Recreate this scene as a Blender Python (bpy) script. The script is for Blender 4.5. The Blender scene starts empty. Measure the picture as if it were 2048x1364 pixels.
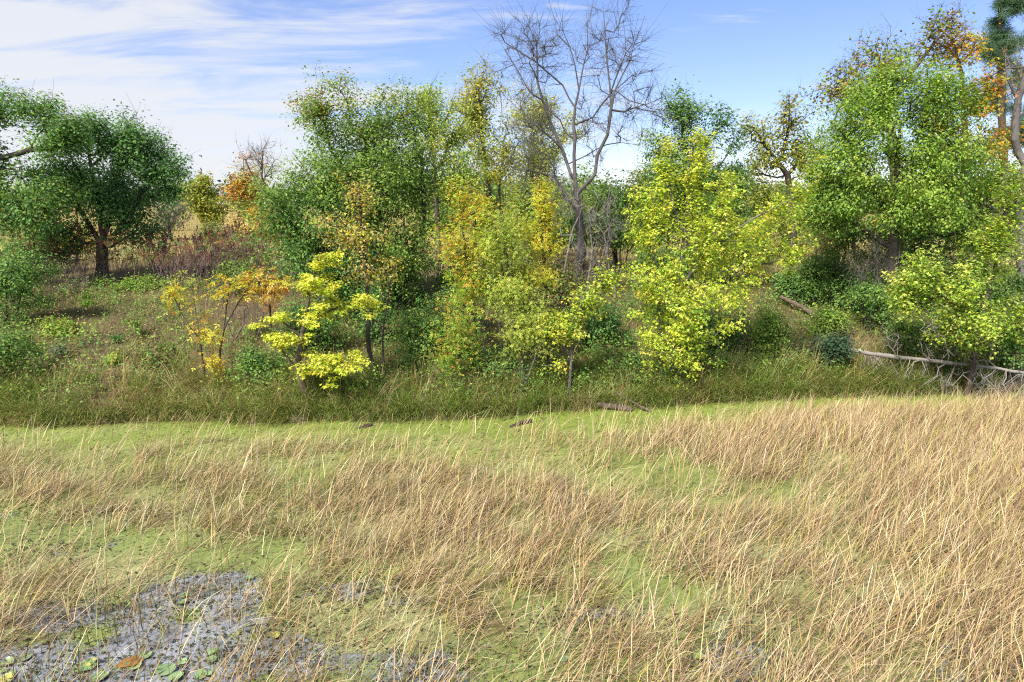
import bpy, math, random
import numpy as np
from math import radians, sin, cos, tan, pi

# ------------------------------------------------------------------ camera, sky, sun, exposure
SC = bpy.context.scene
COL = SC.collection
PITCH = radians(10.5); CAMZ = 5.0; FPX = 1365.0
cam = bpy.data.cameras.new('camera'); cam_o = bpy.data.objects.new('camera', cam); COL.objects.link(cam_o)
cam.sensor_width = 36; cam.lens = 36 * FPX / 2048; cam.clip_end = 3000; cam.clip_start = .1
cam_o.location = (0, 0, CAMZ); cam_o.rotation_euler = (pi / 2 - PITCH, 0, 0)
SC.camera = cam_o

SUN_EL, SUN_AZ = radians(46), radians(212)      # azimuth clockwise from +Y (view direction): behind the camera, to the left
SUN_STRENGTH, SKY_STRENGTH = 3.5, 0.105
w = bpy.data.worlds.new('World'); SC.world = w; w.use_nodes = True
wn, wl = w.node_tree.nodes, w.node_tree.links
wn.clear()
def N(nodes, t, **kw):
    n = nodes.new(t)
    for k, v in kw.items():
        if k.startswith('i_'): n.inputs[int(k[2:]) if k[2:].isdigit() else k[2:].replace('_', ' ')].default_value = v
        else: setattr(n, k, v)
    return n
sky = N(wn, 'ShaderNodeTexSky', sky_type='NISHITA', sun_disc=False, sun_elevation=SUN_EL, sun_rotation=SUN_AZ,
        altitude=300, air_density=1.15, dust_density=0.1, ozone_density=3.2)
tc = N(wn, 'ShaderNodeTexCoord'); sep = N(wn, 'ShaderNodeSeparateXYZ'); wl.new(tc.outputs['Generated'], sep.inputs[0])
def M(nodes, links, op, a, b=None, c=None, clamp=False):
    n = nodes.new('ShaderNodeMath'); n.operation = op; n.use_clamp = clamp
    for i, v in enumerate((a, b, c)):
        if v is None: continue
        if isinstance(v, (int, float)): n.inputs[i].default_value = v
        else: links.new(v, n.inputs[i])
    return n.outputs[0]
W = lambda op, a, b=None, c=None, clamp=False: M(wn, wl, op, a, b, c, clamp)
zz = W('MAXIMUM', W('ADD', sep.outputs[2], .13), .06)
px_, py_ = W('DIVIDE', sep.outputs[0], zz), W('DIVIDE', sep.outputs[1], zz)
cmb = N(wn, 'ShaderNodeCombineXYZ'); wl.new(px_, cmb.inputs[0]); wl.new(py_, cmb.inputs[1])
mp = N(wn, 'ShaderNodeMapping'); wl.new(cmb.outputs[0], mp.inputs[0]); mp.inputs['Scale'].default_value = (.7, 2.1, 1); mp.inputs['Rotation'].default_value = (0, 0, radians(9)); mp.inputs['Location'].default_value = (2.3, .7, 0)
n1 = N(wn, 'ShaderNodeTexNoise'); n1.inputs['Scale'].default_value = 1.5; n1.inputs['Detail'].default_value = 10; n1.inputs['Roughness'].default_value = .6; n1.inputs['Distortion'].default_value = .5
wl.new(mp.outputs[0], n1.inputs['Vector'])
n2 = N(wn, 'ShaderNodeTexNoise'); n2.inputs['Scale'].default_value = .33; n2.inputs['Detail'].default_value = 3
wl.new(mp.outputs[0], n2.inputs['Vector'])
# high cloud lies over the whole western half of the sky and thins out to the east
west = W('MULTIPLY_ADD', sep.outputs[0], -.38, .045)
low = W('MULTIPLY', W('MAXIMUM', W('SUBTRACT', .2, sep.outputs[2]), 0.0), .95)
cv = W('ADD', W('ADD', W('MULTIPLY', n1.outputs[0], 1.0), W('MULTIPLY', n2.outputs[0], .35)), W('ADD', west, low))
mr = N(wn, 'ShaderNodeMapRange', interpolation_type='SMOOTHSTEP'); wl.new(cv, mr.inputs[0]); mr.inputs[1].default_value = .68; mr.inputs[2].default_value = .97
n3 = N(wn, 'ShaderNodeTexNoise'); n3.inputs['Scale'].default_value = 2.1; n3.inputs['Detail'].default_value = 7; n3.inputs['Roughness'].default_value = .55; n3.inputs['Distortion'].default_value = .3
mp3 = N(wn, 'ShaderNodeMapping'); wl.new(cmb.outputs[0], mp3.inputs[0]); mp3.inputs['Scale'].default_value = (.75, 2.0, 1); mp3.inputs['Location'].default_value = (5.2, 3.1, 0); mp3.inputs['Rotation'].default_value = (0, 0, radians(-6)); wl.new(mp3.outputs[0], n3.inputs['Vector'])
mr3 = N(wn, 'ShaderNodeMapRange', interpolation_type='SMOOTHSTEP'); wl.new(n3.outputs[0], mr3.inputs[0]); mr3.inputs[1].default_value = .60; mr3.inputs[2].default_value = .76
cl = W('MULTIPLY', W('MAXIMUM', mr.outputs[0], W('MULTIPLY', mr3.outputs[0], .8)), .9)
mx = N(wn, 'ShaderNodeMix', data_type='RGBA'); hsv = N(wn, 'ShaderNodeHueSaturation'); hsv.inputs['Saturation'].default_value = 1.04; hsv.inputs['Value'].default_value = .70; tint = N(wn, 'ShaderNodeMix', data_type='RGBA', blend_type='MULTIPLY'); tint.inputs[0].default_value = 1; tint.inputs[7].default_value = (.90, .83, 1, 1); wl.new(sky.outputs[0], tint.inputs[6]); wl.new(tint.outputs[2], hsv.inputs['Color'])
wl.new(cl, mx.inputs[0]); wl.new(hsv.outputs[0], mx.inputs[6]); mx.inputs[7].default_value = (3.3, 3.38, 3.52, 1)
bg = N(wn, 'ShaderNodeBackground'); bg.inputs[1].default_value = SKY_STRENGTH; wl.new(mx.outputs[2], bg.inputs[0])
wo = N(wn, 'ShaderNodeOutputWorld'); wl.new(bg.outputs[0], wo.inputs[0])

sl = bpy.data.lights.new('sun', 'SUN'); sl.energy = SUN_STRENGTH; sl.angle = radians(10.0); sl.color = (1, .95, .86)
so = bpy.data.objects.new('sun', sl); COL.objects.link(so); so.location = (-20, -30, 40)
so.rotation_euler = (pi / 2 - SUN_EL, 0, pi - SUN_AZ)      # lamp -Z points away from the sun
SC.view_settings.view_transform = 'Standard'; SC.view_settings.look = 'None'; SC.view_settings.gamma = 1; SC.view_settings.use_curve_mapping = False
SC.view_settings.exposure = 1.32
try:
    SC.cycles.use_denoising = False; SC.cycles.filter_width = 1.15; SC.cycles.max_bounces = 9; SC.cycles.transparent_max_bounces = 8
    SC.cycles.diffuse_bounces = 7; SC.cycles.glossy_bounces = 2; SC.cycles.transmission_bounces = 4
except Exception: pass

# ------------------------------------------------------------------ geometry helpers
rng = np.random.default_rng(7)
def at(px, py, Y):
    """point at depth Y seen in the direction (px, py) of the 2048 px wide photograph"""
    u = (px - 1024) / FPX; v = (682 - py) / FPX
    t = Y / (cos(PITCH) + v * sin(PITCH))
    return np.array((u * t, Y, CAMZ + t * (-sin(PITCH) + v * cos(PITCH))))
def water_at(px, py):
    v = (682 - py) / FPX; t = CAMZ / (sin(PITCH) - v * cos(PITCH))
    return np.array(((px - 1024) / FPX * t, t * (cos(PITCH) + v * sin(PITCH)), 0))
_t = rng.random((4, 64, 64))
def vnoise(x, y, k=0):
    """smooth value noise 0..1"""
    x = np.asarray(x, float) + 1000; y = np.asarray(y, float) + 1000
    xi = np.floor(x).astype(int); yi = np.floor(y).astype(int); fx = x - xi; fy = y - yi
    fx = fx * fx * (3 - 2 * fx); fy = fy * fy * (3 - 2 * fy); T = _t[k % 4]
    g = lambda a, b: T[a % 64, b % 64]
    return (g(xi, yi) * (1 - fx) + g(xi + 1, yi) * fx) * (1 - fy) + (g(xi, yi + 1) * (1 - fx) + g(xi + 1, yi + 1) * fx) * fy
def fbm(x, y, k=0, o=4):
    s = 0; a = .5; t = 0
    for i in range(o):
        s = s + a * vnoise(x * 2 ** i + 17 * i, y * 2 ** i - 9 * i, k + i); t += a; a *= .5
    return s / t
def shore(x): return np.interp(x, [-60, -14, -8, -3, 0, 4, 9, 15, 60], [15.2, 15.7, 16.0, 16.2, 16.5, 17.6, 18.4, 19., 21]) + .45 * (vnoise(np.asarray(x) * .8, 3.3) - .5) + .22 * (vnoise(np.asarray(x) * 2.9, 8.3) - .5)
def gz(x, y):
    x = np.asarray(x, float); y = np.asarray(y, float); d = y - shore(x)
    z = np.interp(d, [-40, -1.2, -.1, .12, 1, 3, 6, 10, 18, 40, 90, 180, 300, 700, 2000], [-.8, -.6, -.25, .14, .46, .9, 1.6, 2.3, 2.65, 2.75, 3.0, 5.5, 9, 16, 18])
    b = np.clip(d, 0, 4) / 4
    return z + b * (.35 * (fbm(x * .35, y * .35, 1) - .5) + .10 * (fbm(x * 1.7, y * 1.7, 2) - .5))
def base(px, Y, sink=.06):
    p = at(px, 700, Y)
    for _ in range(4):
        z = float(gz(p[0], Y)); lo, hi = 0., 1364.
        for _ in range(30):
            m = (lo + hi) / 2
            if at(px, m, Y)[2] > z: lo = m
            else: hi = m
        p = at(px, lo, Y)
    p[2] = float(gz(p[0], Y)) - sink
    return p

def mk_mesh(name, V, F, col=None, smooth=False):
    """V (n,3), F (m,k) with constant k; col (n,3) per vertex"""
    me = bpy.data.meshes.new(name); V = np.ascontiguousarray(V, np.float32); F = np.ascontiguousarray(F, np.int32)
    me.vertices.add(len(V)); me.vertices.foreach_set('co', V.ravel())
    k = F.shape[1]; me.loops.add(F.size); me.loops.foreach_set('vertex_index', F.ravel())
    me.polygons.add(len(F)); me.polygons.foreach_set('loop_start', np.arange(0, F.size, k, dtype=np.int32))
    if smooth: me.polygons.foreach_set('use_smooth', np.ones(len(F), bool))
    if col is not None:
        a = me.color_attributes.new('Col', 'FLOAT_COLOR', 'POINT')
        c = np.ones((len(V), 4), np.float32); c[:, :3] = col; a.data.foreach_set('color', c.ravel())
    me.update(calc_edges=True)
    return me
def obj(name, me, mat, parent=None, loc=None):
    o = bpy.data.objects.new(name, me); COL.objects.link(o)
    if mat is not None and me is not None and not me.materials: me.materials.append(mat)
    if parent is not None: o.parent = parent
    if loc is not None: o.location = loc
    return o
def tag(o, label=None, cat=None, group=None, kind=None):
    for k, v in (('label', label), ('category', cat), ('group', group), ('kind', kind)):
        if v: o[k] = v
    return o
def nrm(v): return v / np.maximum(np.linalg.norm(v, axis=-1, keepdims=True), 1e-9)

# ------------------------------------------------------------------ materials
def new_mat(name):
    m = bpy.data.materials.new(name); m.use_nodes = True; m.node_tree.nodes.clear(); return m, m.node_tree.nodes, m.node_tree.links
def ramp(n, stops):
    r = n.new('ShaderNodeValToRGB'); e = r.color_ramp.elements
    while len(e) < len(stops): e.new(.5)
    for i, (p, c) in enumerate(stops): e[i].position = p; e[i].color = (*c, 1)
    return r
def leaf_mat(name, transl=.32, rough=.5, spec=.35, vary=.3):
    m, n, l = new_mat(name)
    at_ = N(n, 'ShaderNodeAttribute', attribute_name='Col')
    nz = N(n, 'ShaderNodeTexNoise'); nz.inputs['Scale'].default_value = 9; nz.inputs['Detail'].default_value = 2
    tcn = N(n, 'ShaderNodeTexCoord'); l.new(tcn.outputs['Object'], nz.inputs['Vector'])
    hs = N(n, 'ShaderNodeHueSaturation'); l.new(at_.outputs['Color'], hs.inputs['Color'])
    l.new(M(n, l, 'MULTIPLY_ADD', nz.outputs[0], vary * 2, 1 - vary), hs.inputs['Value'])
    p = N(n, 'ShaderNodeBsdfPrincipled'); l.new(hs.outputs[0], p.inputs['Base Color']); p.inputs['Roughness'].default_value = rough
    p.inputs['Specular IOR Level'].default_value = spec
    t = N(n, 'ShaderNodeBsdfTranslucent'); g = N(n, 'ShaderNodeHueSaturation'); g.inputs['Saturation'].default_value = 1.1; g.inputs['Value'].default_value = 1.1
    l.new(hs.outputs[0], g.inputs['Color']); l.new(g.outputs[0], t.inputs[0])
    mxs = N(n, 'ShaderNodeMixShader'); mxs.inputs[0].default_value = transl; l.new(p.outputs[0], mxs.inputs[1]); l.new(t.outputs[0], mxs.inputs[2])
    o = N(n, 'ShaderNodeOutputMaterial'); l.new(mxs.outputs[0], o.inputs[0])
    return m
def bark_mat(name, c0, c1, scale=6, rough=.9):
    m, n, l = new_mat(name)
    tcn = N(n, 'ShaderNodeTexCoord'); mpn = N(n, 'ShaderNodeMapping'); l.new(tcn.outputs['Object'], mpn.inputs[0]); mpn.inputs['Scale'].default_value = (1, 1, .3)
    nz = N(n, 'ShaderNodeTexNoise'); nz.inputs['Scale'].default_value = scale * 3; nz.inputs['Detail'].default_value = 6; nz.inputs['Roughness'].default_value = .65; l.new(mpn.outputs[0], nz.inputs['Vector'])
    nb = N(n, 'ShaderNodeTexNoise'); nb.inputs['Scale'].default_value = 1.3; nb.inputs['Detail'].default_value = 4; l.new(tcn.outputs['Object'], nb.inputs['Vector'])
    r = ramp(n, [(.32, c0), (.7, c1)]); l.new(M(n, l, 'MULTIPLY_ADD', nb.outputs[0], .5, M(n, l, 'MULTIPLY', nz.outputs[0], .55)), r.inputs[0])
    bp = N(n, 'ShaderNodeBump'); bp.inputs['Strength'].default_value = .7; bp.inputs['Distance'].default_value = .03; l.new(nz.outputs[0], bp.inputs['Height'])
    p = N(n, 'ShaderNodeBsdfPrincipled'); l.new(r.outputs[0], p.inputs['Base Color']); p.inputs['Roughness'].default_value = rough; p.inputs['Specular IOR Level'].default_value = .2
    l.new(bp.outputs[0], p.inputs['Normal'])
    o = N(n, 'ShaderNodeOutputMaterial'); l.new(p.outputs[0], o.inputs[0])
    return m
LEAF = leaf_mat('leaf', .47, .55, .2, .2)
GRASS = leaf_mat('grass_blade', .22, .6, .25, .2)
REED = leaf_mat('dry_reed', .12, .65, .25, .18)
BARK = bark_mat('bark_brown', (.035, .026, .02), (.15, .115, .09))
BARKG = bark_mat('bark_grey', (.05, .043, .04), (.21, .185, .17))
BARKD = bark_mat('bark_dark', (.022, .018, .015), (.10, .08, .065))
DEAD = bark_mat('dead_wood', (.11, .093, .082), (.33, .295, .265), 8)
BARKT = bark_mat('bark_bare_tree', (.045, .041, .039), (.15, .138, .13))
TWIG = bark_mat('reddish_twig', (.10, .062, .055), (.30, .21, .18))
LOGM = bark_mat('fallen_log_bark', (.05, .036, .03), (.20, .145, .115), 5)

# ------------------------------------------------------------------ plant growing
def tubes(P0, P1, R0, R1, k, twist=0):
    """k-sided tapered tubes for many edges at once"""
    n = len(P0); d = nrm(P1 - P0)
    ref = np.where(np.abs(d[:, 2:3]) < .9, np.array([[0, 0, 1.]]), np.array([[1., 0, 0]]))
    a = nrm(np.cross(d, ref)); b = np.cross(d, a)
    th = np.arange(k) * 2 * pi / k
    ring = a[:, None] * np.cos(th)[None, :, None] + b[:, None] * np.sin(th)[None, :, None]
    ext = d * (R1[:, None] * .5)
    V = np.concatenate([P0[:, None] + ring * R0[:, None, None], (P1 + ext)[:, None] + ring * R1[:, None, None]], 1)   # n,2k,3
    i = np.arange(1 if k == 2 else k); j = (i + 1) % k
    q = np.stack([i, j, j + k, i + k], 1)
    F = (q[None] + (np.arange(n) * 2 * k)[:, None, None]).reshape(-1, 4)
    return V.reshape(-1, 3), F
def tube_mesh(name, P0, P1, R0, R1):
    Vs, Fs, o = [], [], 0
    for lo, hi, k in ((0, .0052, 2), (.0052, .016, 3), (.016, .05, 5), (.05, 9, 9)):
        m = (R0 >= lo) & (R0 < hi)
        if m.any():
            V, F = tubes(P0[m], P1[m], R0[m], R1[m], k); Vs.append(V); Fs.append(F + o); o += len(V)
    return mk_mesh(name, np.concatenate(Vs), np.concatenate(Fs), smooth=True)
def grow(rg, trunks, tips, bf=.35, clear=None, step=.4, down=.7, wig=.12, r0=.1, rt=.006):
    """skeleton: given trunk lines, then every tip joined to the cheapest node.  returns P, parent, radius, is_trunk, tip ids"""
    P, par, pl, tr = [], [], [], []
    stubs = []
    for ti, line in enumerate(trunks):
        line = [np.asarray(q, float) for q in line]
        if ti > 0 and P:
            A = np.array(P); dd = np.linalg.norm(A - line[0], axis=1); j = int(dd.argmin())
            prev = j if dd[j] < .6 else -1
        else: prev = -1
        if prev == -1: P.append(line[0]); par.append(-1); pl.append(0.); tr.append(1); prev = len(P) - 1
        for q0, q1 in zip(line[:-1], line[1:]):
            L = np.linalg.norm(q1 - q0); k = max(1, int(L / step))
            for s in range(1, k + 1):
                q = q0 + (q1 - q0) * s / k + (rg.normal(0, wig * step * .35, 3) if s < k else 0)
                P.append(q); par.append(prev); pl.append(pl[prev] + np.linalg.norm(q - P[prev])); tr.append(1); prev = len(P) - 1
        stubs.append(prev)
    ok = [1 if (clear is None or p[2] > clear) else 0 for p in P]
    if not any(ok): ok[-1] = 1
    A = np.zeros((len(P) + 12 * len(tips) + 10, 3)); n = len(P); A[:n] = P
    PL = np.zeros(len(A)); PL[:n] = pl; OK = np.zeros(len(A), bool); OK[:n] = ok
    T = np.asarray(tips); d0 = np.min(np.linalg.norm(T[:, None] - A[None, :n][:, OK[:n]], axis=2), 1) if len(T) else []
    tipids = list(stubs)
    for i in np.argsort(d0):
        q = T[i]; df = A[:n] - q; dist = np.sqrt((df ** 2).sum(1))
        c = dist + bf * PL[:n] + down * np.maximum(0, df[:, 2]) + 1e6 * (~OK[:n])
        j = int(c.argmin()); p0 = A[j]; L = dist[j]
        pd = p0 - A[par[j]] if par[j] >= 0 else np.array((0, 0, 1.))
        pd = pd / max(np.linalg.norm(pd), 1e-6)
        ctl = p0 + pd * L * .35 + np.array((0, 0, .10 * L)) + (q - p0) * .15
        k = min(8, max(1, int(round(L / step)))); prev = j
        for s in range(1, k + 1):
            t = s / k; b = p0 * (1 - t) ** 2 + ctl * 2 * t * (1 - t) + q * t * t
            if s < k: b = b + rg.normal(0, wig * step * .5, 3)
            A[n] = b; par.append(prev); PL[n] = PL[prev] + np.linalg.norm(b - A[prev]); tr.append(0); OK[n] = True; prev = n; n += 1
        tipids.append(prev)
    P = A[:n]; par = np.array(par); cnt = np.zeros(n); cnt[tipids] += 1
    for i in range(n - 1, -1, -1):
        if par[i] >= 0: cnt[par[i]] += cnt[i]
    cnt = np.maximum(cnt, 1); mxn = max(cnt.max(), 2)
    ex = math.log(r0 / rt) / math.log(mxn); R = rt * cnt ** ex
    return P, par, R, np.array(tr), np.array(tipids)
def skel_meshes(P, par, R, tr, flare=True, sel=None):
    e = np.where((par >= 0) & (True if sel is None else sel))[0]
    if not len(e): return None, None
    P0, P1, R1 = P[par[e]], P[e], R[e]; R0 = np.minimum(R[par[e]], R1 * 1.25)
    if flare:
        z0 = P[par < 0][:, 2].min(); f = lambda z: 1 + .55 * np.exp(-(z - z0) / .22)
        R0 = np.where(tr[e] == 1, R0 * f(P0[:, 2]), R0); R1 = np.where(tr[e] == 1, R1 * f(P1[:, 2]), R1)
    m = tr[e] == 1; out = []
    for k in (m, ~m): out.append((P0[k], P1[k], R0[k], R1[k]) if k.any() else None)
    return out
# leaf shapes: (verts (k,3) in side, axis, normal units ; triangles)
def _rh(w, l, z=.06, o=(0, 0), ang=0):
    v = np.array([(0, 0, 0), (w / 2, l * .42, z), (0, l, 0), (-w / 2, l * .42, z)], float)
    c, s = cos(ang), sin(ang); v = np.stack([v[:, 0] * c - v[:, 1] * s + o[0], v[:, 0] * s + v[:, 1] * c + o[1], v[:, 2]], 1)
    return v, np.array([(0, 1, 2), (0, 2, 3)])
def _join(parts):
    V, F, o = [], [], 0
    for v, f in parts: V.append(v); F.append(f + o); o += len(v)
    return np.concatenate(V), np.concatenate(F)
SHAPE = {'oval': _rh(.62, 1, .08)}
_ol = [(0, 0), (.54, .30), (.20, .42), (0, 1), (-.20, .42), (-.54, .30)]
SHAPE['maple'] = (np.array([(a, b, .12 * abs(a) - .10 * (b - .4) ** 2) for a, b in _ol]), np.array([(0, 1, 2), (0, 2, 4), (2, 3, 4), (0, 4, 5)]))
_ok = [(0, 0), (.27, .35), (.32, .72), (0, 1), (-.32, .72), (-.27, .35)]
SHAPE['oak'] = (np.array([(a, b, .15 * abs(a)) for a, b in _ok]), np.array([(0, 1, 5), (1, 2, 4), (1, 4, 5), (2, 3, 4)]))
SHAPE['ash'] = _join([_rh(.20, .5, .03, (0, .5), 0), _rh(.19, .48, .03, (0, .3), 1.0), _rh(.19, .48, .03, (0, .3), -1.0)])
SHAPE['sumac'] = _join([_rh(.11, .34, .02, (0, .8), 0)] + [_rh(.1, .33, .02, (0, .12 + .17 * i), s * 1.15) for i in range(5) for s in (-1, 1)])
SHAPE['needle'] = _join([_rh(.07, 1, .01, (0, 0), a) for a in (-1.1, -.4, .4, 1.1)])
def leaf_mesh(name, pos, axis, normal, size, shape, col):
    k, F = SHAPE[shape]; n = len(pos)
    nm = nrm(normal); ax = nrm(axis - nm * (axis * nm).sum(1, keepdims=True)); sd = np.cross(ax, nm)
    V = pos[:, None] + (sd[:, None] * k[None, :, 0:1] + ax[:, None] * k[None, :, 1:2] + nm[:, None] * k[None, :, 2:3]) * size[:, None, None]
    Fa = (F[None] + (np.arange(n) * len(k))[:, None, None]).reshape(-1, 3)
    return mk_mesh(name, V.reshape(-1, 3), Fa, np.repeat(col, len(k), 0))
def pick(rg, pal, n, jit=.16):
    c = np.array([p[:3] for p in pal]); wt = np.array([p[3] if len(p) > 3 else 1. for p in pal]); wt = wt / wt.sum()
    r = c[rg.choice(len(c), n, p=wt)] * rg.normal(1, jit, (n, 1)) * rg.normal(1, jit * .4, (n, 3))
    return np.clip(r, .004, .9)
def blob_points(rg, blobs, n, shell=2.1, up=.5, elong=2.0, per=8, uni=.35):
    """tips gathered along many uneven leafy shoots (direction: outwards, lifted by up) that fill and poke out of the given ellipsoids"""
    vols = np.array([b[1][0] * b[1][1] * b[1][2] for b in blobs]) ** .72 * np.array([b[2] for b in blobs]); vols /= vols.sum()
    m = max(len(blobs), n // per); idx = np.concatenate([np.arange(len(blobs)), rg.choice(len(blobs), m - len(blobs), p=vols)])
    C = np.array([b[0] for b in blobs])[idx]; Rr = np.array([b[1] for b in blobs])[idx]
    d = nrm(rg.normal(size=(m, 3))); r = rg.random(m) ** (1 / shell) * rg.uniform(.8, 1.05, m)
    sc = C + d * Rr * r[:, None]; cen = np.array([b[0] for b in blobs]).mean(0)
    out = nrm((sc - cen) * np.array((1, 1, .5))); sd = nrm(out * (1 - .5 * up) + np.array((0, 0, up * 1.5)) + rg.normal(0, .3, (m, 3)))
    sr = np.minimum(Rr.min(1) * 1.15, 1.1 * Rr.mean(1)) * rg.uniform(.16, .40, m); wt = rg.uniform(.4, 1.6, m); wt /= wt.sum()
    j = rg.choice(m, n, p=wt); t = rg.uniform(-.8, 1, n); e = nrm(rg.normal(size=(n, 3))) * (rg.random(n) ** .5 * (1 - .55 * np.abs(t)))[:, None]
    q = sc[j] + e * sr[j][:, None] + sd[j] * (t * elong * sr[j])[:, None]
    u = rg.random(n) < uni; k = rg.choice(len(blobs), n, p=vols); C2 = np.array([b[0] for b in blobs])[k]; R2 = np.array([b[1] for b in blobs])[k]
    d2 = nrm(rg.normal(size=(n, 3))); q[u] = (C2 + d2 * R2 * (rg.random(n) ** (1 / shell) * rg.uniform(.85, 1.06, n))[:, None])[u]
    return q
def B(px0, py0, px1, py1, Y, ry=None, wt=1.):
    a, b = at(px0, py1, Y), at(px1, py0, Y); c = (a + b) / 2; c[1] = Y
    rx, rz = abs(b[0] - a[0]) / 2, abs(b[2] - a[2]) / 2
    return (c, (rx, ry if ry else .8 * (rx * rz) ** .5 + .1, rz), wt)

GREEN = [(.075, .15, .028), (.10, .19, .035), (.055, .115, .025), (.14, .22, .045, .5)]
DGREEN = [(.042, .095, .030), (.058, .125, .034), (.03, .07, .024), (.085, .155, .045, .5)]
LGREEN = [(.15, .30, .035), (.20, .36, .05), (.10, .22, .03), (.28, .40, .07, .5)]
OLIVE = [(.24, .27, .05), (.30, .31, .06), (.17, .21, .045), (.38, .33, .06, .5)]
YELLOW = [(.70, .66, .08), (.64, .64, .08), (.78, .72, .13), (.54, .60, .07), (.72, .56, .06, .25)]
YGREEN = [(.58, .69, .08), (.67, .73, .10), (.46, .61, .06), (.75, .75, .15, .7)]
LIME = [(.30, .37, .06), (.24, .32, .05), (.38, .42, .08), (.45, .44, .09, .6)]
GOLD = [(.66, .44, .035), (.72, .52, .05), (.60, .34, .03), (.55, .47, .05)]
ORANGE = [(.58, .25, .05), (.64, .34, .05), (.50, .17, .04), (.55, .42, .06)]
RUST = [(.30, .12, .035), (.38, .19, .05), (.24, .085, .03), (.22, .18, .045)]
TAN = [(.66, .52, .20), (.58, .42, .15), (.70, .58, .24), (.54, .47, .13)]
def gain(p, f): return [(*(c * f for c in q[:3]), *q[3:]) for q in p]
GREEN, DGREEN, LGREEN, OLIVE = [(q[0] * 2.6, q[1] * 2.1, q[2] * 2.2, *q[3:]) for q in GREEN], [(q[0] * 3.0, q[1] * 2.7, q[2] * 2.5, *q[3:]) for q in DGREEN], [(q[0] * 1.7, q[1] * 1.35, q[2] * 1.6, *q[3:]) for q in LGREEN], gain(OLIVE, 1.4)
RED = [(.22, .03, .03), (.30, .05, .035), (.15, .02, .025)]

_stat = {'tris': 0}
def plant(name, label, cat, seed, trunks, blobs, ntips=200, per=20, size=.12, shape='oval', pal=GREEN, zones=(), r0=.1, rt=.006, bark=BARK,
          spread=None, clear=None, bf=.35, upb=.6, droop=.4, group=None, twigs=3, shell=2.1, step=.4, wig=.12, down=.7, flat=.7, crown='crown', mix=.3, butt=0., leafless=0., up=.5, elong=2.0, per_sub=8, uni=.35):
    """one tree or shrub: an Empty at the foot with trunk, branches and crown below it"""
    rg = np.random.default_rng(seed); foot = np.array(trunks[0][0], float)
    root = obj(name, None, None, loc=foot); tag(root, label, cat, group)
    tips = blob_points(rg, blobs, ntips, shell, up, elong, per_sub, uni)
    g = gz(tips[:, 0], tips[:, 1]); tips[:, 2] = np.maximum(tips[:, 2], g + .15)
    P, par, R, tr, ids = grow(rg, trunks, tips, bf, clear, step, down, wig, r0, rt)
    R = R * np.where(tr == 1, 1 + butt * np.exp(-((P[:, 2] - foot[2]) / 2.2) ** 2), 1)
    rid = np.arange(len(P))
    for i in range(len(P)):
        if par[i] >= 0: rid[i] = rid[par[i]]
    ids = ids[len(trunks):]
    for r_ in np.unique(rid):
        a, b = skel_meshes(P, par, R, tr, True, rid == r_)
        tk_ = obj('trunk', tube_mesh('trunk', a[0] - foot, a[1] - foot, a[2], a[3]), bark, root) if a else root
        ir = ids[rid[ids] == r_]
        if twigs and len(ir):
            tp = P[ir]; tk = np.repeat(np.arange(len(tp)), twigs); dr = tp - P[par[ir]]
            e = tp[tk] + (nrm(dr)[tk] * .5 + rg.normal(0, .55, (len(tk), 3)) + np.array((0, 0, .1))) * (spread or .3) * 1.5
            s = tp[tk] - dr[tk] * rg.random((len(tk), 1)) * .8
            x = (s, e, np.full(len(tk), rt * .75), np.full(len(tk), rt * .3))
            b = tuple(np.concatenate([p, q]) for p, q in zip(b, x)) if b else x
        if b: obj('branches', tube_mesh('branches', b[0] - foot, b[1] - foot, b[2], b[3]), bark, tk_)
    if per:
        keep = ids[rg.random(len(ids)) >= leafless]; n = len(keep) * per
        tp = P[keep]; dr = tp - P[par[keep]]; tk = np.repeat(np.arange(len(keep)), per); s = spread or .3
        cs = s * rg.uniform(.6, 1.4, len(keep))
        pos = tp[tk] - dr[tk] * rg.random((n, 1)) * .9 + np.clip(rg.normal(size=(n, 3)), -1.7, 1.7) * cs[tk][:, None] * np.array((1, 1, flat))
        ctr = P[:, :].mean(0); out = nrm(pos - np.array((ctr[0], ctr[1], ctr[2])))
        loc = nrm(pos - tp[tk])
        nm = np.array((0, 0, upb)) + out * .35 + loc * .35 + rg.normal(size=(n, 3)) * .36
        ax = out * .3 + loc * .4 + np.array((0, 0, -droop)) + rg.normal(size=(n, 3)) * .6
        ccol = pick(rg, pal, len(keep), .10); lcol = pick(rg, pal, n, .10); m = rg.random((n, 1)) < mix
        col = np.where(m, lcol, ccol[tk] * rg.normal(1, .08, (n, 1)))
        for zb, zp, pr in zones:
            q = np.sqrt((((tp - zb[0]) / zb[1]) ** 2).sum(1)); hit = (q < 1.15) & (rg.random(len(tp)) < pr)
            zc = pick(rg, zp, n, .16); h2 = hit[tk] & (rg.random(n) < .85); col[h2] = zc[h2]
        gg = gz(pos[:, 0], pos[:, 1]) + .03; pos[:, 2] = np.maximum(pos[:, 2], gg)
        me = leaf_mesh('crown', pos - foot, ax, nm, size * rg.uniform(.5, 1.35, n), shape, np.clip(col, .004, .9))
        _stat['tris'] += len(me.polygons); obj(crown, me, LEAF, root)
    return root

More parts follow.
